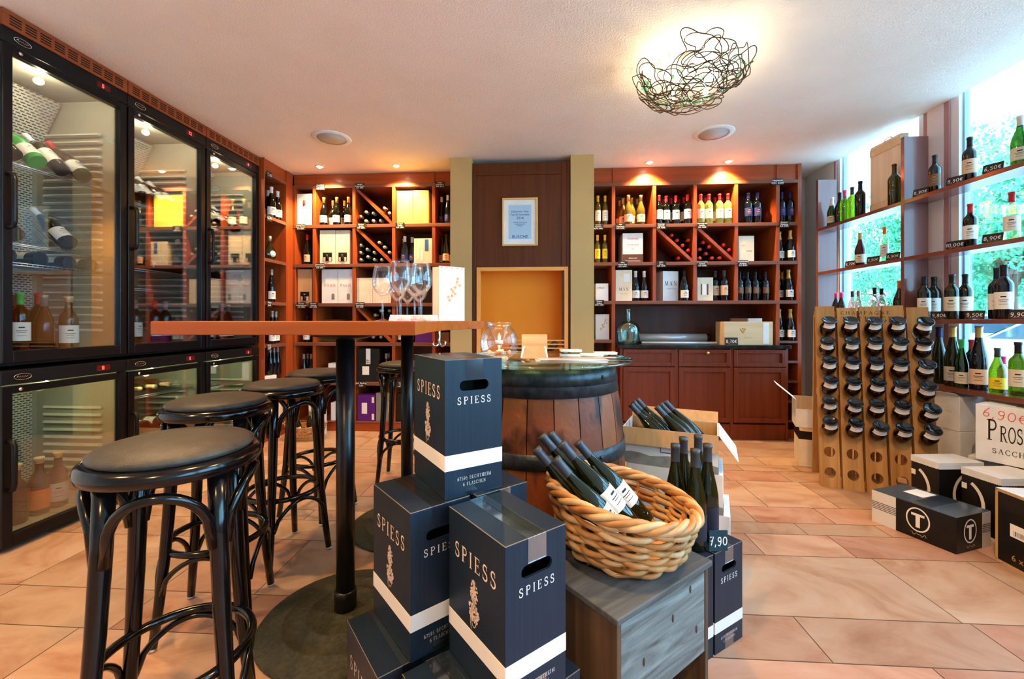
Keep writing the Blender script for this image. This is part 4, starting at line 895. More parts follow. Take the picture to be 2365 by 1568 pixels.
for z0, z1, lab in ((.1008, .245, 'black carton with a white label, lower of two on the lowest shelf'), (.246, .38, 'black carton, upper of two on the lowest shelf')):
    a2, b2 = XC[3]+.019, bx(975, YB2); o = carton(b2-a2, .2, z1-z0, M_BLKBOX, T(a2, YB2, z0), lab, group='black cartons on the lowest shelf')
    panel(o, 'white_label', M_WHITE, face_M('front', b2-a2, .2, z1-z0), -.07, -.04, -.04, .02)
bbox(764, 773, 930, .10, M_WHITE, 'narrow white box on the lowest shelf behind the thick table post', d=.15)
# --- cartons in the window side bookcase
bbox(1376, 1405, 655, ZR[1], M_WBOX, 'small white carton on the third shelf next to the pillar', lines=(('SYRAH', -.1, .2, .022, None),), d=.15)
o, w, h, FM = bbox(1438, 1485, 539, ZR[2], M_WBOX, 'white and brown vineyard wine box on the second shelf', lines=(('Penfolds', 0, .28, .030, M_PRINT_R), ('KOONUNGA', 0, .08, .020, None), ('HILL', 0, -.06, .016, None)), d=.24)
panel(o, 'brown_band', M_BRNBOX, FM, -w*.5, w*.5, -h*.5, -h*.22); text_obj('lettering', 'SEMILLON', .018, M_WHITE, o, FM @ T(0, -h*.38, .0012)); text_obj('lettering', 'SAUVIGNON BLANC', .016, M_WHITE, o, FM @ T(0, -h*.47, .0012))
o.matrix_world = o.matrix_world @ RZ(0)
bbox(1705.5, 1742, 545, ZR[2], M_CREAM, 'cream wine box with small grey print on the second shelf', lines=(('090090', .18, -.12, .018, None), ('VINO', -.2, .1, .014, M_PRINT_R)), d=.2)
o, w, h, FM = bbox(1421.5, 1460, 624, ZR[1], M_CREAM, 'cream wine box with black capitals, third shelf, nearest the pillar', d=.2)
mb = MB(); serif_text(mb, 'MAN', .030, FM @ T(0, -h*.17, 0), .25); mb.obj('lettering', M_PRINT_K, o); panel(o, 'white_sticker', M_WHITE, FM, 0, w*.36, h*.12, h*.38); text_obj('lettering', 'Family Wines', .014, M_PRINT_G, o, FM @ T(0, -h*.28, 0))
Yq = BY+.045; P = atY(1531, 626, Yq); w = .165; h = P.z-ZR[1]
o = carton(w, .2, h, M_WBOX, T(P.x, Yq, ZR[1]+.0008) @ RZ(.22), 'slanted white wine box with large black capitals, third shelf, second wide bay'); FM = face_M('front', w, .2, h)
mb = MB(); serif_text(mb, 'MAN', .042, FM @ T(0, h*.02, 0), .25); mb.obj('lettering', M_PRINT_K, o); text_obj('lettering', 'Family Wines', .018, M_PRINT_B, o, FM @ T(.01, -h*.11, 0))
o, w, h, FM = bbox(1610.5, 1647, 641, ZR[1], M_CREAM, 'small kraft wine box with a white strip on the third shelf', d=.2)
panel(o, 'dark_strip', M_BRNBOX, FM, -w*.27, w*.20, -h*.25, h*.22); panel(o, 'white_strip', M_WHITE, FM @ T(0, 0, .0008), -w*.20, w*.08, -h*.25, h*.22)
# --- on the stone worktop
o, w, h, FM = (None,)*4
def demijohn():
    Y = 4.20; P = atY(1451.5, 789, Y); o = empty('demijohn', (P.x, Y, CZ+.0008)); tag(o, 'bulbous aqua glass demijohn with a narrow neck on the stone worktop', 'glass bottle')
    pr = [(.01, .006), (.075, .0), (.088, .010), (.096, .05), (.104, .11), (.105, .145), (.096, .178), (.072, .204), (.042, .218), (.024, .228), (.0185, .245), (.0165, .30), (.0155, .325), (.019, .330), (.019, .338), (.0145, .342)]
    MB().lathe(pr, 32).lathe([(r*.94 if r > .03 else r*.8, z+.003) for r, z in pr], 24).obj('glass_body', G_DEMI, o)
demijohn()
zz = [CZ+.001]
for k, (xa, xb, r, dy, dz, lab) in enumerate(((1482, 1655, .012, -.02, .0, 'thin silver tube lying on the worktop, front one'), (1482, 1635, .010, .06, .0, 'thin silver tube lying on the worktop, behind the front one'))):
    Y = 4.26+dy; z = CZ+r+.001; tag(MB().tube([(bx(xa, Y), Y, z), (bx(xb, Y), Y, z)], r, 14).obj('metal_tube', mat('satin aluminium', (.80, .84, .90), .35, .2), None), lab, 'tube', 'silver tubes on the worktop')
Y = 4.44; z = CZ+.001
o = empty('paper_roll', (0, Y, 0)); tag(o, 'long thick roll of shiny silver foil with black end lying behind the demijohn', 'roll'); a, b = bx(1475, Y), bx(1630, Y)
zr = CZ+.06
MB().cyl(.045, 0, b-a, 24, M=T(a, 0, zr-.0085) @ RY(PI/2)).obj('foil_roll', mat('silver foil', (.68, .72, .78), .25, .35), o)
MB().lathe([(.018, -.01), (.03, 0), (.050, .008), (.050, .03), (.02, .045), (0, .045)], 20, M=T(b, 0, zr-.0085) @ RY(PI/2)).lathe([(0, -.03), (.02, -.03), (.035, -.01), (.036, 0)], 20, M=T(a, 0, zr-.0085) @ RY(PI/2)).obj('end_cap', M_METAL, o)
# wooden crate with grape mark and its price card
Y = 4.13; a = atY(1672, 743, Y); b = atY(1785, 743, Y); w = b.x-a.x; h = a.z-CZ
o = empty('wooden_wine_crate', (a.x, Y, CZ+.0008)); tag(o, 'pale wooden wine crate with a branded grape mark on the stone worktop', 'crate')
d = .19
MB().box(0, w, 0, .012, 0, h).obj('front_board', M_PALEW, o, bevel=.001); MB().box(0, w, d-.012, d, 0, h).obj('back_board', M_PALEW, o)
MB().box(0, .012, .012, d-.012, 0, h).obj('side_board', M_PALEW, o); MB().box(w-.012, w, .012, d-.012, 0, h).obj('side_board', M_PALEW, o); MB().box(.012, w-.012, .012, d-.012, 0, .01).obj('base_board', M_PALEW, o)
FM = T(w/2, -.0008, h/2) @ RX(PI/2); g = MB()
for k, (x, y) in enumerate(((-.02, .03), (0, .035), (.02, .03), (-.01, .015), (.01, .015), (0, -.0))): g.lathe([(0, 0), (.009, 0), (.009, .0006), (0, .0006)], 10, M=FM @ T(x-.05, y+.01, 0))
g.obj('grape_mark', M_PRINT_G, o); panel(o, 'paper_label', M_PAPER, FM, w*.30, w*.42, -h*.45, h*.45); text_obj('lettering', 'WEINGUT', .016, M_PRINT_G, o, FM @ T(0, -h*.22, 0))
for k, (x, c, lab) in enumerate(((.05, M_BRNBOX, 'brown flat box standing in the wooden crate'), (.20, M_WHITE, 'white flat box standing in the wooden crate'))):
    tag(MB().box(0, .13, 0, .05, 0, h+.02).obj('flat_box', c, None, loc=(a.x+.03+x*1.2, Y+.03+.07*k, CZ+.013)), lab, 'box')
P = atY(1690, 780, Y-.03); price_card((P.x, Y-.03, CZ+.0015), 0, '8,70e', 'chalk price card reading 8,70 in front of the wooden crate', w=.115, h=.07, hand=True, tilt=-.12, stand=True)
# gift bag in the narrow bay by the pillar
def gift_bag(w, d, h, M, label, folds=True):
    o = empty('paper_gift_bag', (0, 0, 0)); o.matrix_world = M; tag(o, label, 'paper bag')
    m = MB(); t = .0015
    m.box(0, w, 0, t, 0, h).box(0, w, d-t, d, 0, h).box(0, w, t, d-t, 0, t)
    for x in (0, w-t):
        pts = [(x, t), (x+(.25*d if x == 0 else -.25*d), d/2), (x, d-t)]
        zt_ = h
        m.add([(x, t, 0), (x, d-t, 0), (x, t, h), ((x+.02 if x == 0 else x-.02), d/2, h), (x, d-t, h), ((x+.004 if x == 0 else x-.004), d/2, 0)], [(0, 5, 3, 2), (5, 1, 4, 3)])
    m.obj('bag', noisy('white bag paper', (.60, .59, .58), (.66, .65, .64), (6, 6, 6), .7), o)
    g = MB(); FM = T(w/2, -.0006, 0) @ RX(PI/2); rnd = random.Random(5)
    pts = [(-.10*w, .38*h), (0, .46*h), (.03*w, .54*h), (.12*w, .62*h), (.20*w, .72*h), (.22*w, .78*h)]
    g2 = []
    for k in range(len(pts)-1): ribbon(g, [pts[k], pts[k+1]], .0022, FM)
    for (x, y) in pts+[(.30*w, .66*h), (-.02*w, .58*h), (.12*w, .5*h), (-.14*w, .44*h)]:
        r = w*.075; a0 = rnd.random()*6
        star = [(x+(r if k % 2 == 0 else r*.5)*math.cos(a0+k*PI/5), y+(r if k % 2 == 0 else r*.5)*math.sin(a0+k*PI/5)) for k in range(10)]
        g.prism(star, 0, .0003, M=FM)
    for x, y, s_ in ((-.18*w, .33*h, .02), (.32*w, .72*h, .02)): ribbon(g, arc(x, y, s_, s_, 0, 270, 8), .0015, FM)
    for k in range(5): g.prism([(-.4*w+k*.2*w-.006, h*.985), (-.4*w+k*.2*w+.006, h*.985), (-.4*w+k*.2*w, h*.955)], 0, .0003, M=FM)
    g.obj('vine_leaf_print', mat('ochre print', (.50, .29, .11), .6), o)
    return o
Yg = BY+.04; P0 = atY(1376, 786, Yg); P1 = atY(1407, 726, Yg)
gift_bag(P1.x-P0.x, .09, P1.z-ZR[0], T(P0.x, Yg, ZR[0]+.001), 'small white gift bag with a vine print in the bay above the barrel')
# --- shelf price cards
def shelf_card(px, z, lines, where, side_=False, w=.095, h=.060):
    if side_:
        P = atX(px, 700, SX+.006); price_card((SX+.0065, P.y, z-.052), PI/2, lines, 'chalk shelf card ' + where, w=.07, h=h)
    else:
        P = atY(px, 700, BY-.009); price_card((P.x, BY-.009, z-.052), 0, lines, 'chalk shelf card ' + where, w=w, h=h)
for px, z, lines, where in (
 (739.5, 2.505, ('Chardonnay', 'Muschelkalk', '0,75  7,50e'), 'above the gold capped bottles of the corner bookcase'),
 (831, 2.505, ('Landgraf', 'Grauburgunder', '0,75  5,80e'), 'above the top diagonal bay of the corner bookcase'),
 (1016, 2.505, ('Kloster', 'Cuvee No. 1', '8,99  10,- e'), 'above the top bay beside the tan pillar'),
 (694.5, 2.10, ('Bernard Pawis', 'Roter Traminer', '0,75  8,90e'), 'under the white carton in the top corner bay'),
 (834, 2.10, ('Kirchner', 'Riesling', '0,75  5,20e'), 'above the second diagonal bay of the corner bookcase'),
 (924, 2.10, ('Landgraf', 'Riesling', '0,75  5,80e'), 'under the yellow cartons'),
 (739, 1.30+.40, ('Bernard Pawis', 'Weisser Riesling', '0,75  7,90e'), 'above the arch cartons'),
 (696, 1.30, ('Schneider', 'Weissburgunder', '0,75  5,50e'), 'above the fourth corner bay, nearer the corner'),
 (724, 1.30, ('Schneider', 'Ursprung', '0,75  5,90e'), 'above the fourth corner bay, nearer the pale carton'),
 (831, 1.30, ('Peter Stolleis', 'Gutsriesling', '0,75  5,90e'), 'above the low diagonal bay of the corner bookcase'),
 (834, .50, ('Juel. Riesling', '5,90'), 'above the purple carton with white marks'),
 (927, .50, ('Rotwein', 'Cuvee', '0,75  5,50e'), 'above the two black cartons of the lowest shelf'),
 (1382, ZR[3], ('Kracher', 'Spaetlese', '0,375  9,90e'), 'under the yellow capped bottles by the pillar'),
 (1433, ZR[3], ('Kuhl', 'Chardonnay', '0,75  5,90e'), 'under the golden white wines'),
 (1527, ZR[3], ('Koonunga', 'Cabernet', '0,75  9,90e'), 'under the dark red capped reds'),
 (1621.5, ZR[3], ('Koonunga Hill', 'Semillon', '0,75  9,90e'), 'under the pale red capped whites'),
 (1796, ZR[4], ('Hauptsicht', '0,75 l  8,50e'), 'at the top beside the narrow window end bay'),
 (1811, ZR[3], ('Prosecco', 'Weissburg', '0,75  9,90e'), 'under the narrow bay blue labelled bottles'),
 (1438, ZR[2], ('MAN', 'Chenin Blanc', '0,75  6,50e'), 'above the cream box with black capitals'),
 (1527, ZR[2], ('MAN', 'Shiraz', '0,75  6,50e'), 'above the slanted white box'),
 (1622, ZR[2], ('Schwarzriesling', 'feinherb', '0,75  8,50e'), 'above the kraft wine box'),
 (1716, ZR[2], ('Schwarzriesling', 'Sauvignon', '0,75  8,90e'), 'above the picture label bottles'),
 (1384, ZR[1], ('Kracher', 'Auslese', '0,375  9,90e'), 'above the small gift bag'),
): shelf_card(px, z, lines, where)
for px, z, lines, where in ((622, 2.50, ('7,10',), 'with 7,10 at the top of the side bookcase'), (622, 2.10, ('6,70',), 'with 6,70 under the side bookcase bottle trio'), (622, 1.30, ('Weiss', '5,40'), 'on the third shelf edge of the side bookcase'), (622, .90, ('Rheingau', 'Riesling', '4,99e'), 'on the fourth shelf edge of the side bookcase')):
    shelf_card(px, z, lines, where, side_=True)
# ------------------------------------------------------------------ ceiling: spots, loudspeakers, nest lamp
def downlight(x, y, label, e=14, tiltx=0, size=1.9, real=True):
    o = empty('ceiling_spotlight', (x, y, CEIL)); tag(o, label, 'ceiling light', 'recessed ceiling spotlights')
    MB().lathe([(.028, -.003), (.042, -.005), (.044, 0), (.040, .0)], 20, caps=False).obj('trim_ring', M_WHITE, o)
    MB().lathe([(0, -.016), (.010, -.014), (.015, -.006), (.024, -.001), (.026, 0)], 16).obj('spot_bulb', M_SPOT, o)
    l = bpy.data.lights.new('spot_lamp', 'SPOT'); l.energy = e; l.color = WARM; l.spot_size = size; l.spot_blend = .6; l.shadow_soft_size = .03
    lo = bpy.data.objects.new('spot_lamp', l); COL.objects.link(lo); lo.parent = o; lo.location = (0, 0, -.03); lo.rotation_euler = (tiltx, 0, 0)
M_SPOT = mat('glowing spot bulb', (1, .9, .7), .5, emit=(1, .82, .55), es=60)
for k, (px, py, lab) in enumerate(((738, 385, 'bright ceiling spot above the corner bookcase, nearer the corner'), (915, 383, 'bright ceiling spot above the corner bookcase, nearer the tan pillar'),
                    (1500, 375, 'bright ceiling spot above the counter bookcase, nearer the tan pillar'), (1682, 373, 'bright ceiling spot above the counter bookcase, nearer the window'))):
    P = atH(px, py, CEIL); downlight(P.x, P.y, lab, 110, math.radians(14), 2.0)
for k, (x, y) in enumerate(((-1.75, 1.75), (-.3, .9), (-1.9, .2), (-.4, -1.1), (1.25, 1.15))):  # unseen; the last one is fill added to brighten the window-side cartons
    downlight(x, y, 'recessed plaster ceiling spotlight, %s of those out of view' % ORD[k], 92, 0, 2.4)
for (px, py, lab) in ((766, 319, 'round white ceiling loudspeaker on the fridge side'), (1648, 308, 'round white ceiling loudspeaker behind the nest lamp')):
    P = atH(px, py, CEIL); o = empty('ceiling_speaker', P); tag(o, lab, 'speaker')
    MB().lathe([(.115, -.007), (.150, -.006), (.155, 0), (.112, 0)], 40, caps=False).obj('rim', M_WHITE, o)
    MB().lathe([(0, -.005), (.114, -.005), (.114, 0)], 40).obj('grille', noisy('speaker grille', (.44, .42, .40), (.56, .54, .52), (400, 400, 400), .6), o)
def chandelier():
    c = atD(1597, 160, 2.42); o = empty('nest_ceiling_lamp', (c.x, c.y, CEIL)); tag(o, 'wire nest ceiling lamp with aqua glass pieces glowing on the plaster ceiling', 'ceiling lamp')
    rnd = random.Random(11); MW = mat('bronze wire', (.03, .018, .006), .5, .2)
    MB().lathe([(0, -.035), (.06, -.035), (.07, -.02), (.07, 0)], 24).obj('ceiling_rose', M_WHITE, o)
    def shell(th, ph, k=1.0): return Vector((.31*k*math.cos(th)*math.sin(ph), .31*k*math.sin(th)*math.sin(ph), -.045-.20*k*math.cos(ph)))
    w = MB()
    for i in range(44):
        th = rnd.uniform(0, 2*PI); ph = rnd.uniform(.25, 1.35); ra = rnd.uniform(.22, .62); rb = ra*rnd.uniform(.45, .9); tw = rnd.uniform(0, PI); k = rnd.uniform(.88, 1.10); q = []
        h = [(rnd.randint(2, 4), rnd.uniform(.04, .14), rnd.uniform(0, 6)) for _ in range(3)]
        for s in range(44):
            t = 2*PI*s/44; f = 1+sum(a*math.sin(n*t+p)*1.6 for n, a, p in h); u, v = ra*f*math.cos(t), rb*f*math.sin(t)
            du, dv = u*math.cos(tw)-v*math.sin(tw), u*math.sin(tw)+v*math.cos(tw)
            p1 = max(.03, min(1.80, ph+dv)); q.append(shell(th+du/max(.35, math.sin(p1)), p1, k+.04*math.sin(3*t+tw)))
        w.tube(q, .0027, 5, closed=True)
    w.obj('wire_nest', MW, o)
    GL = glass('aqua glass shard', (.55, .88, .74), .10, .03, .6)
    for i in range(44):
        th = rnd.uniform(0, 2*PI); ph = rnd.uniform(.1, 1.35); p = shell(th, ph, .90)
        M = Matrix.Translation(p) @ Euler((rnd.uniform(0, 6), rnd.uniform(0, 6), rnd.uniform(0, 6))).to_matrix().to_4x4() @ Matrix.Diagonal((.020, .014, .007, 1))
        MB().lathe([(0, -1), (.7, -.6), (1, 0), (.7, .6), (0, 1)], 7, M=M, smooth=False).obj('glass_shard', GL, o)
    for k in range(4):
        a = .6+k*PI/2; p = Vector((.13*math.cos(a), .13*math.sin(a), -.155))
        MB().tube([(0, 0, -.03), tuple(p+Vector((0, 0, .026)))], .006, 6).obj('lamp_arm', M_CHROME, o)
        MB().lathe([(0, -.026), (.012, -.02), (.016, -.006), (.012, .01), (.008, .022), (0, .024)], 12, M=Matrix.Translation(p)).obj('bulb', mat('glowing halogen', (1, .9, .7), .5, emit=(1, .84, .55), es=140), o)
        l = bpy.data.lights.new('nest_lamp_light', 'POINT'); l.energy = 6.5; l.color = (1, .74, .44); l.shadow_soft_size = .018
        lo = bpy.data.objects.new('nest_lamp_light', l); COL.objects.link(lo); lo.parent = o; lo.location = p+Vector((0, 0, -.004))
chandelier()
# ------------------------------------------------------------------ bar table on two cast columns
TZ = 1.119
def bar_table():
    o = empty('bar_table', (-.735, 1.9, 0)); tag(o, 'tall orange-brown wooden bar table with waved edge on two round black posts', 'table')
    M = T(.735, -1.9, 0)
    right = [(-.345, 1.178), (-.365, 1.35), (-.392, 1.55), (-.402, 1.75), (-.388, 1.92), (-.34, 2.08), (-.285, 2.22), (-.26, 2.35), (-.30, 2.50), (-.42, 2.60), (-.60, 2.66)]
    left = [(-1.47-x, y) for x, y in right][::-1]
    left = [(x if i < len(left)-1 else -1.135, y) for i, (x, y) in enumerate(left)]
    MB().prism(right+left, TZ-.040, TZ, M=M).obj('table_top', W_TABLE, o, bevel=.002)
    for cy, tx in ((1.56, -.725), (2.30, -.72)):
        b = MB().lathe([(.30, 0), (.302, .005), (.294, .011), (.222, .015), (.219, .021), (.212, .023), (.206, .019), (.142, .024), (.139, .031), (.132, .033), (.126, .029), (.05, .040)], 64, M=M @ T(tx, cy, 0)).obj('base_plate', M_CAST, o)
        MB().cyl(.0335, .03, TZ-.07, 32, M=M @ T(tx, cy, 0)).obj('post', M_METAL, o)
        MB().lathe([(.040, .035), (.040, .105), (.038, .110), (.034, .112)], 32, M=M @ T(tx, cy, 0)).obj('collar', M_METAL, o)
        MB().lathe([(.0335, TZ-.072), (.12, TZ-.055), (.13, TZ-.041), (0, TZ-.041)], 24, M=M @ T(tx, cy, 0)).obj('mounting_plate', M_METAL, o)
    # coat hooks under the edge
    for (x, y, s) in ((-.40, 1.70, 1),):
        h = MB(); z = TZ-.040
        h.tube([(x, y, z), (x, y, z-.035), (x, y, z-.060)], [.006, .005, .006], 8, M=M)
        for q in (-1, 1): h.tube([(x, y, z-.052), (x+q*.014, y-.004, z-.062), (x+q*.024, y-.006, z-.056), (x+q*.027, y-.006, z-.042)], [.005, .0045, .004, .0045], 8, M=M)
        h.obj('coat_hook', M_CHROME, o)
bar_table()
# ------------------------------------------------------------------ bentwood bar stools
def make_stool():
    o = empty('bar_stool')
    rr = .178; zs = .775
    MB().lathe([(0, zs+.030), (.155, zs+.030), (rr-.012, zs+.030), (rr, zs+.024), (rr+.004, zs+.012), (rr, zs-.004), (rr-.012, zs-.008), (0, zs-.008)], 48).obj('seat_ring', W_BLK, o)
    MB().lathe([(.150, zs+.026), (.162, zs+.034), (.163, zs+.042), (.152, zs+.050), (.125, zs+.057), (.08, zs+.062), (.03, zs+.064), (0, zs+.0642)], 48).obj('seat', M_LEATHER, o)
    L = []
    for k in range(4):
        a = k*PI/2; u = Vector((math.cos(a), math.sin(a), 0)); pts = []; rad = []
        for z, r, q in ((zs-.006, .142, .0200), (.62, .148, .0195), (.45, .158, .0185), (.30, .170, .0170), (.15, .186, .0155), (.012, .204, .0135)): pts.append(u*r+Vector((0, 0, z))); rad.append(q)
        MB().tube(pts, rad, 14).obj('leg', W_BLK, o); L.append(u)
        MB().cyl(.0125, 0, .013, 12, M=T(u.x*.2045, u.y*.2045, 0)).obj('foot_cap', M_STEEL, o)
    def at(k, z, off=0.0):
        u = L[k % 4]; r = .142+(.204-.142)*max(0, (zs-z))/zs*((zs-z)/zs)**.3; return u*(r+off)+Vector((0, 0, z))
    for k in range(4):     # bentwood arches under the seat, from leg to leg
        a, b = at(k, .60), at(k+1, .60); a0, a1 = k*PI/2, (k+1)*PI/2; pts = []
        for s in range(17):
            t = s/16; an = a0+.10+(a1-a0-.20)*t; h = .60+(.145)*(math.sin(PI*t)**.42); rad_ = .152+.012*math.sin(PI*t)
            pts.append((rad_*math.cos(an), rad_*math.sin(an), min(h, zs-.022)))
        MB().tube(pts, .0115, 10).obj('upper_arch', W_BLK, o)
        pts = []
        for s in range(17):
            t = s/16; an = a0+.07+(a1-a0-.14)*t; h = .185+.115*(math.sin(PI*t)**.5); rad_ = .186-.030*math.sin(PI*t)
            pts.append((rad_*math.cos(an), rad_*math.sin(an), h))
        MB().tube(pts, .0085, 8).obj('lower_arch', W_BLK, o)
    MB().tube([(.158*math.cos(a*PI/20), .158*math.sin(a*PI/20), .315) for a in range(40)], .0115, 10, closed=True).obj('foot_ring', W_BLK, o)
    return o
def camxy(X, Z): return (X*_R[0]+Z*_F[0], X*_R[1]+Z*_F[1])
st = make_stool()
SPOTS = [((-.822, 1.040), 73.5, 'black bentwood bar stool with padded leather seat, at the near end of the bar table'),
         ((-1.118, 1.615), 64.5, 'black bentwood bar stool, second along the fridge side of the bar table'),
         ((-1.100, 2.040), 16.5, 'black bentwood bar stool, third along the fridge side of the bar table'),
         ((-1.140, 2.500), 32, 'black bentwood bar stool, fourth, half hidden behind the thick table post'),
         ((-.765, 2.990), 50, 'black bentwood bar stool behind the far end of the bar table'),]
for i, (p, a, lab) in enumerate(SPOTS):
    s = st if i == 0 else copy_tree(st)
    x, y = camxy(*p); s.location = (x, y, 0); s.rotation_euler = (0, 0, math.radians(a)); tag(s, lab, 'bar stool', 'bentwood bar stools')
# ------------------------------------------------------------------ on the bar table: glasses, napkins, paper bag
gp = [(.0, .0), (.036, .0), (.036, .0016), (.020, .003), (.006, .008), (.0038, .020), (.0034, .060), (.0040, .088), (.009, .098), (.022, .110), (.034, .126), (.0405, .146), (.0410, .160), (.038, .185), (.032, .215), (.0305, .222)]
gp = [(r*1.0, z) for r, z in gp]
GM = MB().lathe(gp, 28, caps=False).lathe([(.0, .1005), (.0085, .1005), (.0214, .1115), (.0332, .127), (.0395, .1465), (.0400, .160), (.037, .185), (.031, .215), (.0300, .2222), (.0305, .2222)], 28, caps=False).mesh('wine glass', G_CLEAR)
Z0 = 1.33
for k, (px, py, s, lab) in enumerate(((884, 739, 1.0, 'tall wine glass standing apart, farthest from the paper bag'), (925, 739, 1.0, 'tallest wine glass, front of the cluster'), (973, 739, 1.0, 'tall wine glass in front, next to the paper bag'),
        (958, 735, 1.0, 'wine glass just behind the one next to the paper bag'), (918, 732, .98, 'wine glass in the back row, behind the tallest glass'), (941, 730, .98, 'wine glass in the middle of the back row'), (968, 731, .98, 'wine glass in the back row near the napkins and bag'))):
    Zd = (1.67, 1.52, 1.58, 1.72, 2.05, 2.25, 2.15)[k]; P = atD(px, 741, Zd)
    tag(link('wine_glass', GM, None, M=T(P.x, P.y, TZ+.0005) @ Matrix.Scale(s*.985, 4)), lab, 'wine glass', 'wine glasses on the bar table')
for k, (px, a, lab) in enumerate(((928, .12, 'folded white napkin behind the wine glasses, farther from the paper bag'), (981, -.1, 'folded white napkin nearest the paper bag'))):
    P = atD(px, 741, 1.90); P.x -= .0; m = MB(); rnd = random.Random(k)
    for q in range(3): m.box(-.046, .046, -.05, .05, .0006+q*.009, .0088+q*.009, M=RZ(q*.06))
    tag(m.obj('napkin', M_PAPER, None, loc=(P.x, P.y, TZ+.0005), rot=(0, 0, a)), lab, 'napkin', 'white napkins on the bar table')
a = atD(1014, 741, 2.06); b = atD(1073, 741, 2.14); zt = atD(1030, 617, 2.11).z
gift_bag((b-a).length, .075, zt-TZ, T(a.x, a.y, TZ+.001) @ RZ(math.atan2(b.y-a.y, b.x-a.x)), 'white paper wine bag with a vine leaf print standing on the bar table')
# ------------------------------------------------------------------ wine barrel with a round glass top
BX, BYc = .009, 1.814
def barrel():
    o = empty('wine_barrel', (BX, BYc, 0)); tag(o, 'stained oak wine barrel with black hoops standing behind the basket', 'barrel')
    H = .950; N = 22
    def R(z): t = z/H*2-1; return .352-.050*t*t
    cols = [(.15, .034, .007), (.19, .050, .010), (.12, .028, .006), (.16, .048, .014)]
    for k in range(N):
        g = .006; a0 = 2*PI*k/N+g; a1 = 2*PI*(k+1)/N-g; zs = [H*i/14 for i in range(15)]; m = MB(); vs = []; 
        m.lathe([(R(z), z) for z in zs], 4, a0=a0, a1=a1, caps=False)
        m.lathe([(R(z)-.018, z) for z in zs], 4, a0=a0-g, a1=a1+g, caps=False)
        m.lathe([(R(H), H), (R(H)-.02, H)], 4, a0=a0, a1=a1, caps=False)
        c = cols[k*7 % 4]
        m.obj('stave', noisy('barrel stave %d' % (k*7 % 4), c, tuple(v*.20 for v in c), (11, 11, 5), .5, bump=.3, bscale=50, lo=.38, hi=.63, detail=6, c3=tuple(v*1.15 for v in c)), o)
    MB().cyl(R(H)-.015, H-.03, H-.02, 40).obj('barrel_head', W_OAK, o)
    HM = noisy('blackened hoop iron', (.016, .020, .024), (.05, .055, .06), (30, 30, 30), .38, bump=.2, bscale=100, metal=.5)
    for z0, z1 in ((.845, .945), (.885, .948), (.60, .655), (.30, .355), (.03, .10)):
        t = .004 if z0 != .885 else .007
        MB().lathe([(R(z0)+.0005, z0), (R(z0)+t, z0), (R((z0+z1)/2)+t, (z0+z1)/2), (R(z1)+t, z1), (R(z1)+.0005, z1)], 64, caps=False).obj('hoop', HM, o)
    rv = MB()
    for a, z in ((-.9, .63), (-1.25, .63), (-.75, .91)): rv.lathe([(0, .006), (.006, .005), (.008, 0)], 10, M=T((R(z)+.005)*math.cos(a), (R(z)+.005)*math.sin(a), z) @ RZ(a) @ RY(PI/2))
    rv.obj('rivet', HM, o)
barrel()
GZ = .953
gt = MB().lathe([(0, GZ), (.378, GZ), (.384, GZ+.003), (.384, GZ+.009), (.378, GZ+.012), (0, GZ+.012)], 96).obj('glass_table_top', glass('green edged glass', (.55, .78, .70), .10, .01, .85), None, loc=(BX, BYc, 0))
tag(gt, 'round clear glass top with green edge lying on the wine barrel', 'glass top')
GT = GZ+.0128
# glass bowl with tea light funnel and corks
def bowl():
    P = atD(1153, 800, 1.56); c = (P.x, P.y); s = .132/.105
    o = empty('glass_bowl', (c[0], c[1], GT)); tag(o, 'round clear glass bowl of corks with a lit tea light, on the barrel top', 'bowl')
    r = .070
    pr = [(.036, 0), (.040, .002), (.042, .008)]+[(r*math.cos(t), .077+.073*math.sin(t)) for t in [math.radians(a) for a in range(-62, 56, 8)]]+[(.041, .141), (.046, .146), (.048, .149)]
    MB().lathe(pr, 40, caps=True).obj('bowl_glass', G_CLEAR, o)
    MB().lathe([(.040, .137), (.030, .108), (.012, .070), (.010, .058)], 28, caps=False).obj('glass_funnel', G_CLEAR, o)
    MB().lathe([(0, .070), (.014, .070), (.014, .082), (0, .083)], 16).obj('tea_light', M_WHITE, o)
    MB().lathe([(0, .083), (.004, .088), (.0045, .094), (.002, .103), (0, .108)], 10).obj('flame', mat('candle flame', (1, .8, .4), .5, emit=(1, .72, .30), es=60), o)
    l = bpy.data.lights.new('tea_light_flame', 'POINT'); l.energy = .6; l.color = (1, .66, .32); l.shadow_soft_size = .006
    lo = bpy.data.objects.new('tea_light_flame', l); COL.objects.link(lo); lo.parent = o; lo.location = (0, 0, .112)
    rnd = random.Random(4); MC = [CAPS['cork'], noisy('wine stained cork', (.30, .10, .06), (.5, .3, .2), (60, 60, 60), .8), noisy('pale cork', (.62, .46, .30), (.75, .60, .42), (60, 60, 60), .8)]
    for k in range(8):
        a = k*PI/2+.4 if k < 4 else k*2*PI/4; rr = .0235 if k < 4 else .036; z = .017 if k < 4 else .038
        M = T(c[0]+rr*math.cos(a), c[1]+rr*math.sin(a), GT+z) @ RZ(a+PI/2+rnd.uniform(-.1, .1)) @ RY(PI/2+(rnd.uniform(-.3, .3) if k > 3 else 0)) @ T(0, 0, -.014) @ Matrix.Scale(.92, 4)
        cm = MB().lathe([(0, 0), (.0072, 0), (.0085, .001), (.0085, .029), (.0072, .030), (0, .030)], 12).obj('cork_stopper', MC[k % 3], None, M=M)
        tag(cm, 'wine cork lying in the round glass bowl on the barrel', 'cork', 'corks in the glass bowl')
bowl()
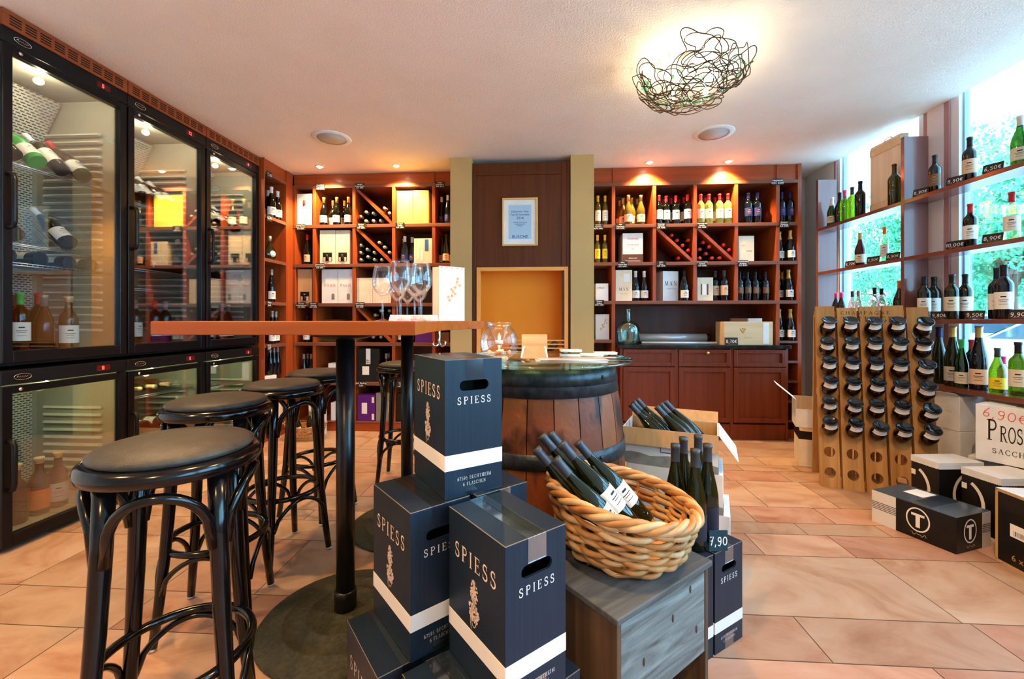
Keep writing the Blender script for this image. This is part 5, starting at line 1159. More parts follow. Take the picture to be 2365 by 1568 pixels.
# things lying on the glass top
def ontop(px, py, dz=0): P = atH(px, py, GT); return P
P = ontop(1246, 838); o = empty('wooden_gift_box', (P.x-.02, P.y+.16, GT)); tag(o, 'pale wooden gift box with white cord handles standing on the barrel top', 'box')
MB().box(-.052, .052, 0, .045, 0, .098).obj('box_body', wood('pale box wood', (.46, .24, .11), (.66, .42, .23), 'X', rough=.5, coat=0), o, bevel=.002)
for s_ in (-1, 1):
    MB().tube([(s_*.040, -.003, .050), (s_*.044, -.02, .046), (s_*.048, -.034, .026), (s_*.052, -.040, .004)], .0035, 8).obj('cord_handle', M_WHITE, o)
P = ontop(1270, 832)
m = MB(); n = 8
m.box(-.14, .12, -.055, .055, 0, .006).box(-.13, .125, -.05, .06, .0062, .011, M=RZ(.06)); o = m.obj('brochure', noisy('glossy brochure', (.20, .13, .09), (.58, .64, .72), (3, 22, 3), .25, lo=.35, hi=.6), None, loc=(P.x+.085, P.y-.052, GT), rot=(0, 0, .08)); tag(o, 'glossy open brochure lying on the glass barrel top', 'brochure')
m = MB()
for k in range(5):
    a = (k-2)*.28; m.add([(0, 0, .004+.001*k), (-.055*math.cos(a), -.055*math.sin(a)-.008, .012+.003*k), (-.055*math.cos(a+.3), -.055*math.sin(a+.3)-.008, .006+.003*k)], [(0, 1, 2), (2, 1, 0)])
m.lathe([(0, 0), (.01, 0), (.008, .010), (0, .012)], 8)
o = m.obj('folded_fan', mat('brown pleated paper', (.22, .11, .05), .6), None, loc=(P.x-.085, P.y-.075, GT+.0005)); tag(o, 'small brown pleated paper fan lying at the front of the brochure', 'paper fan')
for k, (px, py, a, lab) in enumerate(((1318, 812, .1, 'small white leaflet stack alone at the back of the glass top'), (1372, 822, -.2, 'white paper stack beside the brochure'), (1408, 818, -.1, 'white leaflet stack nearest the edge of the glass top'))):
    P = ontop(px, py); m = MB()
    for q in range(3): m.box(-.05, .05, -.03, .03, q*.0035+.0003, q*.0035+.0032, M=RZ(q*.08))
    tag(m.obj('leaflet', M_PAPER, None, loc=(P.x-.01*k, P.y+.0, GT), rot=(0, 0, a)), lab, 'leaflet', 'white leaflets on the barrel top')
# ------------------------------------------------------------------ stacked dark printed wine cartons in front
BL, BW, BH = .226, .160, .3405        # long side, short side, height
def stadium_face(w, h, cx, cz, sw, sh, n=10):
    """flat w x h face (x, z) with a rounded slot cut through it; returns verts, faces"""
    inner = []
    r = sh/2
    inner.append((cx, cz-r))
    for k in range(n+1): a = -PI/2+PI*k/n; inner.append((cx+sw/2-r+r*math.cos(a), cz+r*math.sin(a)))
    inner.append((cx, cz+r))
    for k in range(n+1): a = PI/2+PI*k/n; inner.append((cx-sw/2+r+r*math.cos(a), cz+r*math.sin(a)))
    m = len(inner); outer = []
    for (x, z) in inner:
        dx, dz = x-cx, z-cz
        tx = ((w-cx) if dx > 0 else -cx)/dx if abs(dx) > 1e-9 else 1e9; tz = ((h-cz) if dz > 0 else -cz)/dz if abs(dz) > 1e-9 else 1e9
        t = min(tx, tz); outer.append((cx+dx*t, cz+dz*t))
    return inner, outer
def spiess_box(M, label, tape=True):
    """local frame: x along the short printed front face, y along the long side, front at y=0, long printed side at x=0"""
    o = empty('wine_carton'); o.matrix_world = M; tag(o, label, 'box', 'dark printed wine cartons')
    m = MB(); W, L, H = BW, BL, BH
    m.add([(0, 0, 0), (W, 0, 0), (W, L, 0), (0, L, 0), (0, 0, H), (W, 0, H), (W, L, H), (0, L, H)], [(3, 2, 1, 0), (4, 5, 6, 7), (1, 2, 6, 5), (2, 3, 7, 6), (3, 0, 4, 7)])
    sw, sh, cz = .082, .026, H-.066
    inn, out = stadium_face(W, H, W/2, cz, sw, sh); k = len(inn)
    # front face strips between slot and rim, corners filled
    vs = [(x, 0, z) for x, z in inn]+[(x, 0, z) for x, z in out]; fs = []
    for i in range(k):
        j = (i+1) % k; fs.append((k+i, k+j, j, i))
    b = len(vs); corners = [(0, 0), (W, 0), (W, H), (0, H)]
    for cxx, czz in corners:
        for i in range(k):
            j = (i+1) % k; (x0, z0), (x1, z1) = out[i], out[j]
            if (abs(x0-cxx) < 1e-6 and abs(z1-czz) < 1e-6 and abs(z0-czz) > 1e-6) or (abs(z0-czz) < 1e-6 and abs(x1-cxx) < 1e-6 and abs(x0-cxx) > 1e-6):
                vs.append((cxx, 0, czz)); fs.append((k+i, len(vs)-1, k+j))
    m.add(vs, fs)
    iv = [(x, 0, z) for x, z in inn]+[(x, .006, z) for x, z in inn]; m.add(iv, [(i, (i+1) % k, k+(i+1) % k, k+i) for i in range(k)])
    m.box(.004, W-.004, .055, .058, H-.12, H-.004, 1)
    m.mesh_mats = None
    m.obj('carton_body', [M_BLUBOX, M_DK], o)
    # edge lines of raw board at the top
    for (x0, x1, y0, y1) in ((0, W, -.0006, .0006), (-.0006, .0006, 0, L)):
        MB().box(x0, x1, y0, y1, H-.0010, H+.0006).obj('board_edge', mat('worn board edge', (.20, .17, .14), .7), o)
    zb0, zb1 = H-.272, H-.234
    MB().box(-.0007, W+.0007, -.0007, .0, zb0, zb1).box(-.0007, .0, 0, L+.0007, zb0, zb1).box(W, W+.0007, 0, L, zb0, zb1).obj('white_band', M_PRINT_W, o)
    F = T(W/2, -.0009, 0) @ RX(PI/2); G = T(-.0009, L/2, 0) @ RZ(-PI/2) @ RX(PI/2)
    t = MB(); serif_text(t, 'SPIESS', .0185, F @ T(0, H-.112, 0), .30)
    serif_text(t, '67595 BECHTHEIM', .0085, F @ T(0, .040, 0), .16, sx=.92); serif_text(t, '6 FLASCHEN', .0085, F @ T(0, .025, 0), .16, sx=.92)
    t.obj('front_lettering', M_PRINT_W, o)
    t = MB(); serif_text(t, 'SPIESS', .034, G @ T(0, H-.100, 0), .26); t.obj('side_lettering', mat('pinkish print', (.74, .60, .50), .6), o)
    # crest of vines over a shield
    c = MB(); rnd = random.Random(9); C = G @ T(-.002, H-.205, 0)
    for s_ in (-1, 1):
        for q in range(60):
            tt = q/59; kk = (.55, 1, 1, .9, .45, .5, .7, .62, .5, .25, .15)[int(tt*10)]; x = s_*(.001+rnd.random()*.021*kk); y = -.002+.085*tt; r = .0030-.0009*tt
            if .38 < tt < .5: x *= .45
            a = rnd.uniform(0, 6); c.add([(x+r*(1+.5*(k % 2))*math.cos(a+k*PI/3), y+r*(1+.5*(k % 2))*math.sin(a+k*PI/3), 0) for k in range(6)], [(0, 1, 2, 3, 4, 5)], M=C)
    ribbon(c, [(0, .086), (-.003, .06), (.003, .04), (0, .02)], .003, C); ribbon(c, arc(0, .004, .010, .020, 0, 360, 16), .0018, C); ribbon(c, arc(-.006, -.005, .008, .018, 60, 260, 8), .0014, C)
    c.obj('crest', mat('pinkish print', (0, 0, 0)), o)
    if tape:
        tw = .024
        MB().box(W/2-tw, W/2+tw, -.0018, L+.0012, H+.0001, H+.0009).box(W/2-tw, W/2+tw, -.0018, -.0010, H-.050, H+.0009).obj('packing_tape', M_TAPE, o); MB().box(W/2-tw, W/2+tw, -.0018, -.0010, 0, .05).obj('packing_tape', M_TAPE, o)
    MB().box(W/2-.0006, W/2+.0006, 0, L, H, H+.0002).obj('flap_seam', M_DK, o)
    return o
def spM(fx, fy, z, dx, dy):
    """box whose front face's near-left corner is at fx, fy; (dx,dy) points along the front face to its far end"""
    return T(fx, fy, z) @ RZ(math.atan2(dy, dx))
Z1, Z2 = BH+.0012, 2*(BH+.0012)
spiess_box(spM(-.063, .818, Z1, .764, .645), 'dark slate wine carton with a white band, front of the second tier')
spiess_box(spM(-.289, .948, Z1, .741, .671), 'dark slate wine carton with a white band, second tier, nearer the table post')
spiess_box(spM(-.152, 1.052, Z1, .760, .650), 'dark slate wine carton at the back of the second tier, mostly hidden')
spiess_box(spM(-.226, 1.02, Z2, .818, .576), 'dark slate wine carton alone on top of the stack')
d = Vector((.76, .65)).normalized(); n_ = Vector((-.65, .76)).normalized()
A = Vector((-.349, .905)); 
spiess_box(spM(A.x, A.y, 0, d.x, d.y), 'dark wine carton on the floor, nearest the table base')
B2 = A+d*(BW+.004); spiess_box(spM(B2.x, B2.y, 0, d.x, d.y), 'dark wine carton on the floor at the back of the stack')
C2 = Vector((-.152, .748)); spiess_box(spM(C2.x, C2.y, 0, d.x, d.y), 'dark wine carton on the floor at the very front of the stack')
D2 = C2+d*(BW+.003); spiess_box(spM(D2.x, D2.y, 0, d.x, d.y), 'dark wine carton on the floor, between the stack and the grey crate')
dd = Vector((.82, .57)).normalized()
spiess_box(spM(.591, 1.459, 0, dd.x, dd.y), 'dark wine carton on the floor carrying slender bottles and the 7,90 card')
E2 = Vector((.591, 1.459))-dd*(BW+.010); spiess_box(spM(E2.x, E2.y, 0, dd.x, dd.y), 'dark wine carton on the floor half hidden behind the grey crate')
# price card and standing bottles on those cartons
P = atH(1659, 1274, Z1); price_card((P.x, P.y, Z1+.0025), .30, '7,90', 'dark blue price card reading 7,90 propped on the carton behind the crate', w=.072, h=.066, hand=True, tilt=-.12, roll=.10).data.materials[0] = mat('dark teal card', (.008, .035, .050), .5)
for k, (px, py, zt, lab) in enumerate(((1601, 1072, 0, 'tall dark bottle with a crest label, front of the group on the cartons'), (1626, 1045, 0, 'slender dark bottle nearest the 7,90 card'), (1552, 1065, 0, 'slender dark bottle of the group nearest the basket'), (1571, 1040, 0, 'slender dark bottle behind the one nearest the basket'), (1606, 1030, 0, 'slender dark bottle at the back of the group on the cartons'))):
    zc = (1.46, 1.52, 1.52, 1.61, 1.64)[k]; P = atD(px+(4, 8, 8, 8, 6)[k], 741, zc)
    bottle('flute', G_DOLIVE, 'grey', 'dark', (P.x, P.y, Z1), lab, 'bottles on the dark cartons', rz=.5, s=1.0, labz=(.035, .125))
# ------------------------------------------------------------------ grey crate and the basket on it
def grey_crate():
    M = T(.177, .974, 0) @ RZ(math.atan2(.248, .298)); W, D, H = .388, .300, .450
    o = empty('wooden_crate'); o.matrix_world = M; tag(o, 'weathered blue-grey wooden crate standing on its side boards under the willow basket', 'crate')
    GW = noisy('weathered grey board', (.075, .070, .060), (.24, .27, .26), (2.2, 60, 22), .6, lo=.30, hi=.66, detail=8, dist=2.2, bump=.25, bscale=120, c3=(.155, .17, .165))
    GT_ = noisy('grey stained lid', (.06, .062, .062), (.115, .12, .12), (3, 40, 30), .5, lo=.3, hi=.7, detail=6, dist=.8, bump=.2, bscale=120)
    BW_ = wood('brown side board', (.055, .030, .018), (.15, .085, .045), 'Z', rough=.6, coat=0)
    MB().box(-.008, W+.008, -.010, D, H-.016, H).obj('lid', GT_, o, bevel=.003)
    MB().box(.016, W-.016, 0, .012, .20, H-.0165).obj('front_panel', GW, o, bevel=.0015)
    MB().box(0, .0155, -.002, D-.01, 0, H-.0165).obj('side_board', BW_, o, bevel=.0015); MB().box(W-.0155, W, -.002, D-.01, 0, H-.0165).obj('side_board', BW_, o, bevel=.0015)
    MB().box(.016, W-.016, D-.025, D-.012, 0, H-.0165).obj('back_panel', BW_, o)
    MB().box(.016, W-.016, .02, D-.03, .195, .205).obj('inner_shelf', BW_, o)
    kn = MB(); rnd = random.Random(2)
    for x, z in ((.10, .30), (.22, .355), (.30, .40), (.08, .24), (.33, .28)): kn.lathe([(0, .0), (.004, 0), (.004, .0006), (0, .0006)], 10, M=T(x, -.0008, z) @ RX(PI/2) @ Matrix.Diagonal((1, 2.6, 1, 1)))
    kn.obj('wood_knot', mat('dark knot', (.07, .045, .03), .7), o)
grey_crate()
BKC = Vector((.245, 1.268)); BKZ = .457
def basket():
    o = empty('willow_basket', (BKC.x, BKC.y, BKZ)); tag(o, 'round basket of thick pale willow rods holding leaning bottles, on the grey crate', 'basket')
    WI = [noisy('peeled willow', (.27, .095, .022), (.58, .31, .115), (14, 14, 14), .42, lo=.3, hi=.7, c3=(.44, .20, .06)), noisy('pale willow', (.42, .22, .085), (.68, .46, .24), (14, 14, 14), .44, lo=.3, hi=.7)]
    def prof(z): return .150+.052*min(1, z/.13)**.7
    rnd = random.Random(6); NS = 20; ht = .152
    def tilt(x, z): return z+(-.16*x)*(z/ht)
    m = MB()
    for k in range(NS):
        a = 2*PI*(k+.5)/NS; m.tube([((prof(z)-.002)*math.cos(a), (prof(z)-.002)*math.sin(a), tilt((prof(z))*math.cos(a), z)) for z in (.004, .04, .08, .12, .150)], .0055, 7)
    m.obj('upright_rod', WI[0], o)
    rows = 11
    for j in range(rows):
        z = .014+j*(ht-.026)/(rows-1); n = NS*6; q = rnd.random()*2
        for part in range(3):
            i0 = int(part*n/3)+rnd.randint(0, 3); i1 = int((part+1)*n/3)+10; pts = []; rad = []; R0 = rnd.uniform(.0066, .0084)
            for i in range(i0, i1):
                a = 2*PI*i/n; u = (a*NS/(2*PI)+j)*PI; w = .0085*math.cos(u)
                t = (i-i0)/(i1-i0); zz = z+.005*math.sin(a*2+q)+(.007 if t < .06 else 0)*0+.004*math.sin(u*.5)
                r = prof(z)+w; pts.append((r*math.cos(a), r*math.sin(a), tilt(r*math.cos(a), zz))); rad.append(R0*(1-.25*abs(2*t-1)**3))
            MB().tube(pts, rad, 8).obj('woven_rod', WI[(j+part) % 2 if rnd.random() < .6 else 0], o)
    for j in range(4):       # thick plaited rim
        n = 96; pts = []
        for i in range(n):
            a = 2*PI*i/n; ph = a*7+j*PI/2; r = prof(ht)+.004+.0105*math.cos(ph); zz = ht+.004+.0105*math.sin(ph)
            pts.append((r*math.cos(a), r*math.sin(a), tilt(r*math.cos(a), zz)))
        MB().tube(pts, .0088, 8, closed=True).obj('rim_rod', WI[j % 2], o)
    MB().cyl(.148, .001, .010, 32).obj('base', WI[0], o)
basket()
AX = Vector((-.64*_R[0]+.12*_F[0], -.64*_R[1]+.12*_F[1], .75)).normalized()
for px, py, Zc, lab, lb, tz in ((1238, 1037, 1.24, 'leaning bottle nearest the dark cartons in the basket', 'white', .3), (1251, 1006, 1.312, 'leaning bottle with the second highest cap, at the back of the basket', 'white', .2),
        (1270, 1000, 1.385, 'leaning bottle with the highest cap, hindmost in the basket', 'white', .2), (1297, 1024, 1.250, 'leaning bottle in the middle of the basket, upper one', 'white', 0),
        (1283, 1060, 1.175, 'leaning bottle with a pale label, frontmost in the basket', 'white', 0), (1334, 1021, 1.335, 'leaning bottle nearest the window side of the basket', 'white', -.3)):
    c = atD(px, py, Zc); base = c-AX*.336*.92; q = AX.to_track_quat('Z', 'Y').to_matrix().to_4x4(); up = q.inverted() @ Vector((0.1, -.6, 1)); a = math.atan2(up.y, up.x)
    bottle('flute', G_DOLIVE, 'grey', lb, None, lab, 'bottles leaning in the willow basket', M=T(*base) @ q @ RZ(a+PI/2+tz) @ Matrix.Scale(.92, 4), wrap=140, labz=(.075, .15))
# ------------------------------------------------------------------ white cartons stacked beside the barrel, the top one open with bottles
def white_stack():
    a0 = math.atan2(-.150, .371); p = Vector((.392, 1.996)); W, D = .400, .255
    M0 = T(p.x, p.y, 0) @ RZ(a0); hills = noisy('grey hill print', (.20, .20, .18), (.32, .32, .29), (20, 20, 20), .6)
    def hill(o, FM, w, h):
        xs = [-w/2+i*w/10 for i in range(11)]; hs = [.30, .33, .31, .25, .27, .31, .26, .23, .20, .22, .18]
        MB().prism([(-w/2, -h/2)]+[(w/2, -h/2)]+[(x, -h/2+h*k) for x, k in reversed(list(zip(xs, hs)))], 0, .0006, M=FM).obj('hill_print', hills, o)
    o = carton(W, D, .298, M_WBOX, M0 @ T(.045, -.0, .0), 'plain white carton, lowest of the stack beside the barrel')
    o = carton(W, D, .168, M_WBOX, M0 @ T(.018, .0, .300), 'white carton with a grey hill print, in the middle of the stack beside the barrel'); hill(o, face_M('front', W, D, .168), W, .168); hill(o, face_M('right', W, D, .168), D, .168)
    h = .162; z0 = .470
    o = empty('open_carton'); o.matrix_world = M0 @ T(0, 0, z0); tag(o, 'open white carton full of bottles on top of the stack beside the barrel', 'box')
    t = .004
    MB().box(0, W, 0, t, 0, h).box(0, W, D-t, D, 0, h).box(0, t, t, D-t, 0, h).box(W-t, W, t, D-t, 0, h).box(t, W-t, t, D-t, 0, t).obj('carton_body', M_WBOX, o)
    MB().box(t, W-t, t+.0002, t+.001, t, h).box(t, W-t, D-t-.001, D-t, t, h).box(W-t-.001, W-t, t, D-t, t, h).obj('inner_lining', M_CARD, o)
    hill(o, face_M('front', W, D, h), W, h); hill(o, face_M('right', W, D, h), D, h)
    FM = face_M('front', W, D, h); b = MB()
    for x0, x1, y0, y1 in ((-.035, .045, .052, .056), (-.035, .045, -.02, -.016), (-.035, -.031, -.02, .056), (.041, .045, -.02, .056)): b.box(x0, x1, y0, y1, 0, .0008, M=FM)
    b.obj('blue_frame_print', M_PRINT_B, o); text_obj('lettering', 'SPIESS', .016, M_PRINT_B, o, FM @ T(.003, .030, .0009), bold=.0003)
    # flaps: front one folded down outside, back one up, side one hanging
    MB().box(-.004, W+.0, 0, .0035, -.075, 0, M=T(0, -.006, h+.002) @ RX(-.16)).obj('front_flap', M_CARD, o)
    MB().box(0, W, -.003, 0, 0, .055, M=T(0, D, h) @ RX(-.55)).obj('back_flap', M_CARD, o)
    fl = MB().box(0, .125, 0, D*.98, -.0015, .0015, M=T(W+.002, .01, h) @ RY(.95)).obj('side_flap', M_WBOX, o)
    tm = MB(); hand_text(tm, '5,00', .045, T(W+.002, .01, h) @ RY(.95) @ T(.07, D*.45, .0018) @ RZ(PI/2), w=.045); tm.obj('handwriting', mat('pale blue ink', (.35, .50, .65), .6), o)
    for k, (bx_, by_) in enumerate(((.235, .048), (.232, .125), (.238, .202), (.350, .052), (.358, .128), (.372, .205))):
        bottle('flute', G_DOLIVE, 'grey', None, None, 'leaning screw capped bottle, %s %s, in the open white carton' % (('front', 'middle', 'rear')[k % 3], ('of the row nearer the barrel', 'of the row nearer the window')[k//3]), 'bottles leaning in the open carton',
               M=M0 @ T(bx_, by_, z0+.034) @ RY(-math.radians(43)) @ Matrix.Scale(.90, 4))
white_stack()
# ------------------------------------------------------------------ riddling rack with jars
RK0 = Vector((1.915, 3.003, 0)); RKA = math.atan2(-.396, .918); RKT = math.atan(.2/1.23)
RKM = T(*RK0) @ RZ(RKA) @ RX(-RKT)
RW, RS = .118, 1.240
HZ = [.096+.136*k for k in range(8)]
def holed_board(w, S, x0, zs, r, th, mats):
    m = MB(); N = 20; cuts = [0]+[(a+b)/2 for a, b in zip(zs, zs[1:])]+[zs[-1]+.07, S]
    for y, flip in ((0, False), (th, True)):
        for q, zc in enumerate(zs):
            z0, z1 = cuts[q], cuts[q+1]; cx = w/2; inn = []; out = []
            for k in range(N):
                a = 2*PI*k/N+PI/4; c, s = math.cos(a), math.sin(a); inn.append((cx+r*.92*c, y, zc+r*s))
                tx = ((w-cx) if c > 0 else -cx)/c if abs(c) > 1e-6 else 9; tz = ((z1-zc) if s > 0 else (z0-zc))/s if abs(s) > 1e-6 else 9; t = min(tx, tz)
                out.append([cx+c*t, y, zc+s*t])
            vs = inn+out; fs = [(N+k, N+(k+1) % N, (k+1) % N, k) for k in range(N)]
            for (ex, ez) in ((0, z0), (w, z0), (w, z1), (0, z1)):
                for k in range(N):
                    p, p2 = out[k], out[(k+1) % N]
                    if (abs(p[0]-ex) < 1e-6 and abs(p2[2]-ez) < 1e-6 and abs(p[2]-ez) > 1e-6) or (abs(p[2]-ez) < 1e-6 and abs(p2[0]-ex) < 1e-6 and abs(p[0]-ex) > 1e-6):
                        vs.append((ex, y, ez)); fs.append((N+k, len(vs)-1, N+(k+1) % N))
            if flip: fs = [tuple(reversed(f)) for f in fs]
            m.add(vs, fs)
        m.add([(0, y, cuts[-2]), (w, y, cuts[-2]), (w, y, S), (0, y, S)], [(3, 2, 1, 0) if flip else (0, 1, 2, 3)])
    for zc in zs:
        vs = [(w/2+r*.92*math.cos(2*PI*k/N+PI/4), y, zc+r*math.sin(2*PI*k/N+PI/4)) for y in (0, th) for k in range(N)]
        m.add(vs, [(k, (k+1) % N, N+(k+1) % N, N+k) for k in range(N)], True, 1)
    m.add([(0, 0, 0), (w, 0, 0), (w, th, 0), (0, th, 0), (0, 0, S), (w, 0, S), (w, th, S), (0, th, S)], [(3, 2, 1, 0), (4, 5, 6, 7), (1, 2, 6, 5), (3, 0, 4, 7)])
    me = m.mesh('rack board', mats); me.transform(T(x0, 0, 0)); return me
def rack_and_jars():
    o = empty('riddling_rack'); o.matrix_world = RKM; tag(o, 'standing oak riddling rack of five holed boards with jars in its holes', 'wine rack')
    W_IN = wood('oak hole wall', (.20, .085, .025), (.34, .15, .05), 'Z', rough=.7, coat=0); th = .030
    for i in range(5): link('rack_board', holed_board(RW-.007, RS-(.0, .012, .006, .0, .014)[i]+.0, i*(RW+.0065), HZ, .034, th, [W_OAK, W_IN]), o)
    MB().box(0, 5*RW+.02, th, th+.02, .02, .06).box(0, 5*RW+.02, th, th+.02, .62, .66).box(0, 5*RW+.02, th, th+.02, RS-.07, RS-.03).obj('rear_batten', W_OAK, o)
    # rear half of the A-shaped rack
    b = MB()
    R = T(0, .07, RS-.05) @ RX(PI+RKT*1.35)
    for i in range(4): b.box(i*(RW+.0065), i*(RW+.0065)+RW-.007, -.01, .018, 0, RS-.06, M=R)
    b.obj('rear_board', W_OAK, o)
    t = MB(); F = T(5*RW/2-.01, -.0008, 0) @ RX(PI/2)
    serif_text(t, 'CHAMPAGNE', .023, F @ T(-.005, RS-.060, 0), .28, sx=1.25); t.obj('stencil_lettering', mat('burnt stencil', (.045, .022, .010), .7), o)
    t = MB(); serif_text(t, 'TAITTINGER', .036, F @ T(.02, RS-.112, 0), .22, sx=1.0); t.obj('stencil_lettering', MATS['burnt stencil'], o)
    # jar prototype: axis +Z, sits with its foot in the hole
    JG = mat('dark jar glass', (.010, .004, .003), .06, coat=.5); JL = mat('black glass lid', (.006, .006, .007), .05, coat=.8)
    body = MB().lathe([(0, .002), (.020, 0), (.028, .004), (.038, .024), (.0450, .050), (.0455, .066), (.0415, .084), (.0365, .094), (.0360, .119), (.038, .123), (0, .123)], 28).mesh('jar body', JG)
    lid = MB().lathe([(.038, .123), (.0420, .1242), (.0440, .1275), (.0435, .1310), (.0405, .1335), (.036, .1325), (.026, .1275), (.013, .1245), (0, .1238)], 32).mesh('jar lid', JL)
    lab = MB().lathe([(.0420, .086), (.0378, .095), (.0369, .119)], 20, 0, None, True, -PI/2-1.1, -PI/2+1.1, caps=False)
    for zz, hw in ((.110, .5), (.104, .7)): lab.lathe([(.0374, zz), (.0374, zz+.0012)], 8, 1, None, True, -PI/2-1.1*hw, -PI/2+1.1*hw, caps=False)
    lab = lab.mesh('jar label', [LABS['white'], M_PRINT_K])
    rows = ['top row', 'second row', 'third row', 'fourth row', 'fifth row', 'lowest row']; cols_ = ['window-shy first', 'second', 'middle', 'fourth', 'fifth']
    cols_ = ['first board from the counter', 'second board from the counter', 'middle board', 'fourth board from the counter', 'board nearest the window']
    rnd = random.Random(8); el = math.radians(51)
    for c in range(5):
        for r_ in range(6):
            h = HZ[7-r_]; p = RKM @ Vector((c*(RW+.0065)+RW/2-.0035+rnd.uniform(-.003, .003), -.014, h-.012))
            yaw = RKA+rnd.uniform(-.12, .12)
            # axis leans out of the board, towards the room
            M = T(*p) @ RZ(yaw) @ RX(PI/2-el+rnd.uniform(-.06, .06)) @ T(0, 0, -.004)
            j = link('preserve_jar', body, None, M=M); tag(j, 'dark jar with black lid, %s, %s, oak rack' % (rows[r_], cols_[c]), 'jar', 'jars in the oak riddling rack')
            link('lid', lid, j); link('label', lab, j, rot=(0, 0, rnd.uniform(-.25, .25)))
rack_and_jars()
# ------------------------------------------------------------------ cartons on the floor by the window
def box_at(name_m, ox, oy, z, dx, dy, w, d, h, label, **k):
    return carton(w, d, h, name_m, T(ox, oy, z) @ RZ(math.atan2(dy, dx)), label, **k)
# long low carton with a ringed T: front (long) face from its window-shy corner to the near corner
o = box_at(M_BLKBOX, 1.870, 2.498, 0, .130, -.340, .364, .262, .175, 'low black and white carton with a ringed T on its faces, lying on the tiles')
w, d, h = .364, .262, .175
F = face_M('front', w, d, h); R_ = face_M('right', w, d, h); Tm = face_M('top', w, d, h)
GR = noisy('silvery grey print', (.26, .27, .28), (.34, .35, .36), (5, 5, 5), .45)
MB().box(d/2-.065, d/2, -h/2, h/2, 0, .0007, M=R_).obj('pale_wrap', mat('pale grey print', (.66, .64, .61), .5), o); MB().box(-w/2, -w/2+.115, -h/2, h/2, 0, .0007, M=F).obj('pale_wrap', mat('pale grey print', (.66, .64, .61), .5), o)
s = MB()
for k in range(5): s.box(-w/2, -w/2+.115, -.010+k*.009, -.0065+k*.009, .0007, .0012, M=F).box(d/2-.065, d/2, -.010+k*.009, -.0065+k*.009, .0007, .0012, M=R_)
s.obj('stripe', mat('dark stripe print', (.06, .06, .06), .5), o)
MB().box(-w/2, w/2, -d/2, d/2, 0, .0006, M=Tm).obj('top_print', mat('slate top print', (.05, .075, .10), .22, spec=.6), o)
MB().box(-.01, .07, -d/2, d/2, .0006, .0012, M=Tm).obj('packing_tape', M_TAPE, o); MB().box(-.11, -.02, -.0, d/2-.02, .0006, .0012, M=Tm).obj('paper_slip', M_PAPER, o)
for FM, cx, sc in ((F, .030, 1.0), (R_, -.030, .95)):
    m = MB(); ribbon(m, arc(cx, .012, .048*sc, .058*sc, 0, 360, 36), .0065, FM @ T(0, 0, .0013)); m.obj('ring_print', M_PRINT_W, o)
    m = MB().box(cx-.028*sc, cx+.028*sc, .030, .042, .0008, .0014, M=FM).box(cx-.009, cx+.009, -.028, .030, .0008, .0014, M=FM); m.obj('letter_print', M_PRINT_W, o)
    m = MB(); pts = [(cx-.03+.006*k, -.062+.005*math.sin(k*2.1)+.004*math.cos(k*5)) for k in range(12)]; ribbon(m, pts, .0014, FM @ T(0, 0, .0012)); m.obj('signature_print', M_PRINT_W, o)
# two black cartons with white lids and a big ring
def ring_carton(ox, oy, w, d, h, label):
    o = box_at(M_BLKBOX, ox, oy, 0, .10, -1.0, w, d, h, label, group='black cartons with white lids'); e = .0012
    L = MB().box(-e, w+e, -e, d+e, h-.0005, h+e).box(-e, w+e, -e, 0, h-.032, h).box(-e, 0, -e, d+e, h-.032, h).box(w, w+e, -e, d+e, h-.032, h)
    F = face_M('front', w, d, h); R2 = face_M('right', w, d, h)
    MB().box(-w/2, w/2, -h/2, -h/2+.014, 0, e, M=F).box(-d/2, d/2, -h/2, -h/2+.014, 0, e, M=R2).obj('white_base_edge', M_WBOX, o)
    for k in range(int(w/.008)): L.prism([(-w/2+k*.008, h/2-.032), (-w/2+k*.008+.004, h/2-.036), (-w/2+k*.008+.008, h/2-.032)], 0, e, M=F)
    for k in range(int(d/.008)): L.prism([(-d/2+k*.008, h/2-.032), (-d/2+k*.008+.004, h/2-.036), (-d/2+k*.008+.008, h/2-.032)], 0, e, M=R2)
    L.obj('white_lid', M_WBOX, o)
    m = MB(); r = .105; ribbon(m, [p for p in arc(-w/2+.0, -.01, r, r*1.12, -75, 62, 24) if p[0] > -w/2+.001 and p[0] < w/2 and p[1] < h/2-.034], .017, F @ T(0, 0, .001)); m.obj('ring_print', M_PRINT_W, o)
    m = MB(); ribbon(m, [p for p in arc(-d/2+.192, -.01, r, r*1.12, 120, 250, 24) if p[1] < h/2-.034], .017, R2 @ T(0, 0, .001)); m.obj('ring_print', M_PRINT_W, o)
    MB().box(-w/2+.003, -w/2+.028, .055, .085, .0008, .0014, M=F).obj('square_print', M_PRINT_W, o)
    t = text_obj('lettering', 'VINA PFAFFMANN', .013, mat('pale grey print', (0, 0, 0)), o, F @ T(.0, h/2-.022, .0016)); text_obj('lettering', 'VINA PFAFFMANN', .013, MATS['pale grey print'], o, R2 @ T(-.03, h/2-.022, .0016))
    return o
ring_carton(2.212, 2.660, .158, .26, .327, 'black carton with a white lid and ring, standing against the oak rack')
ring_carton(2.298, 2.452, .182, .27, .327, 'black carton with a white lid and ring, behind the low ringed T carton')
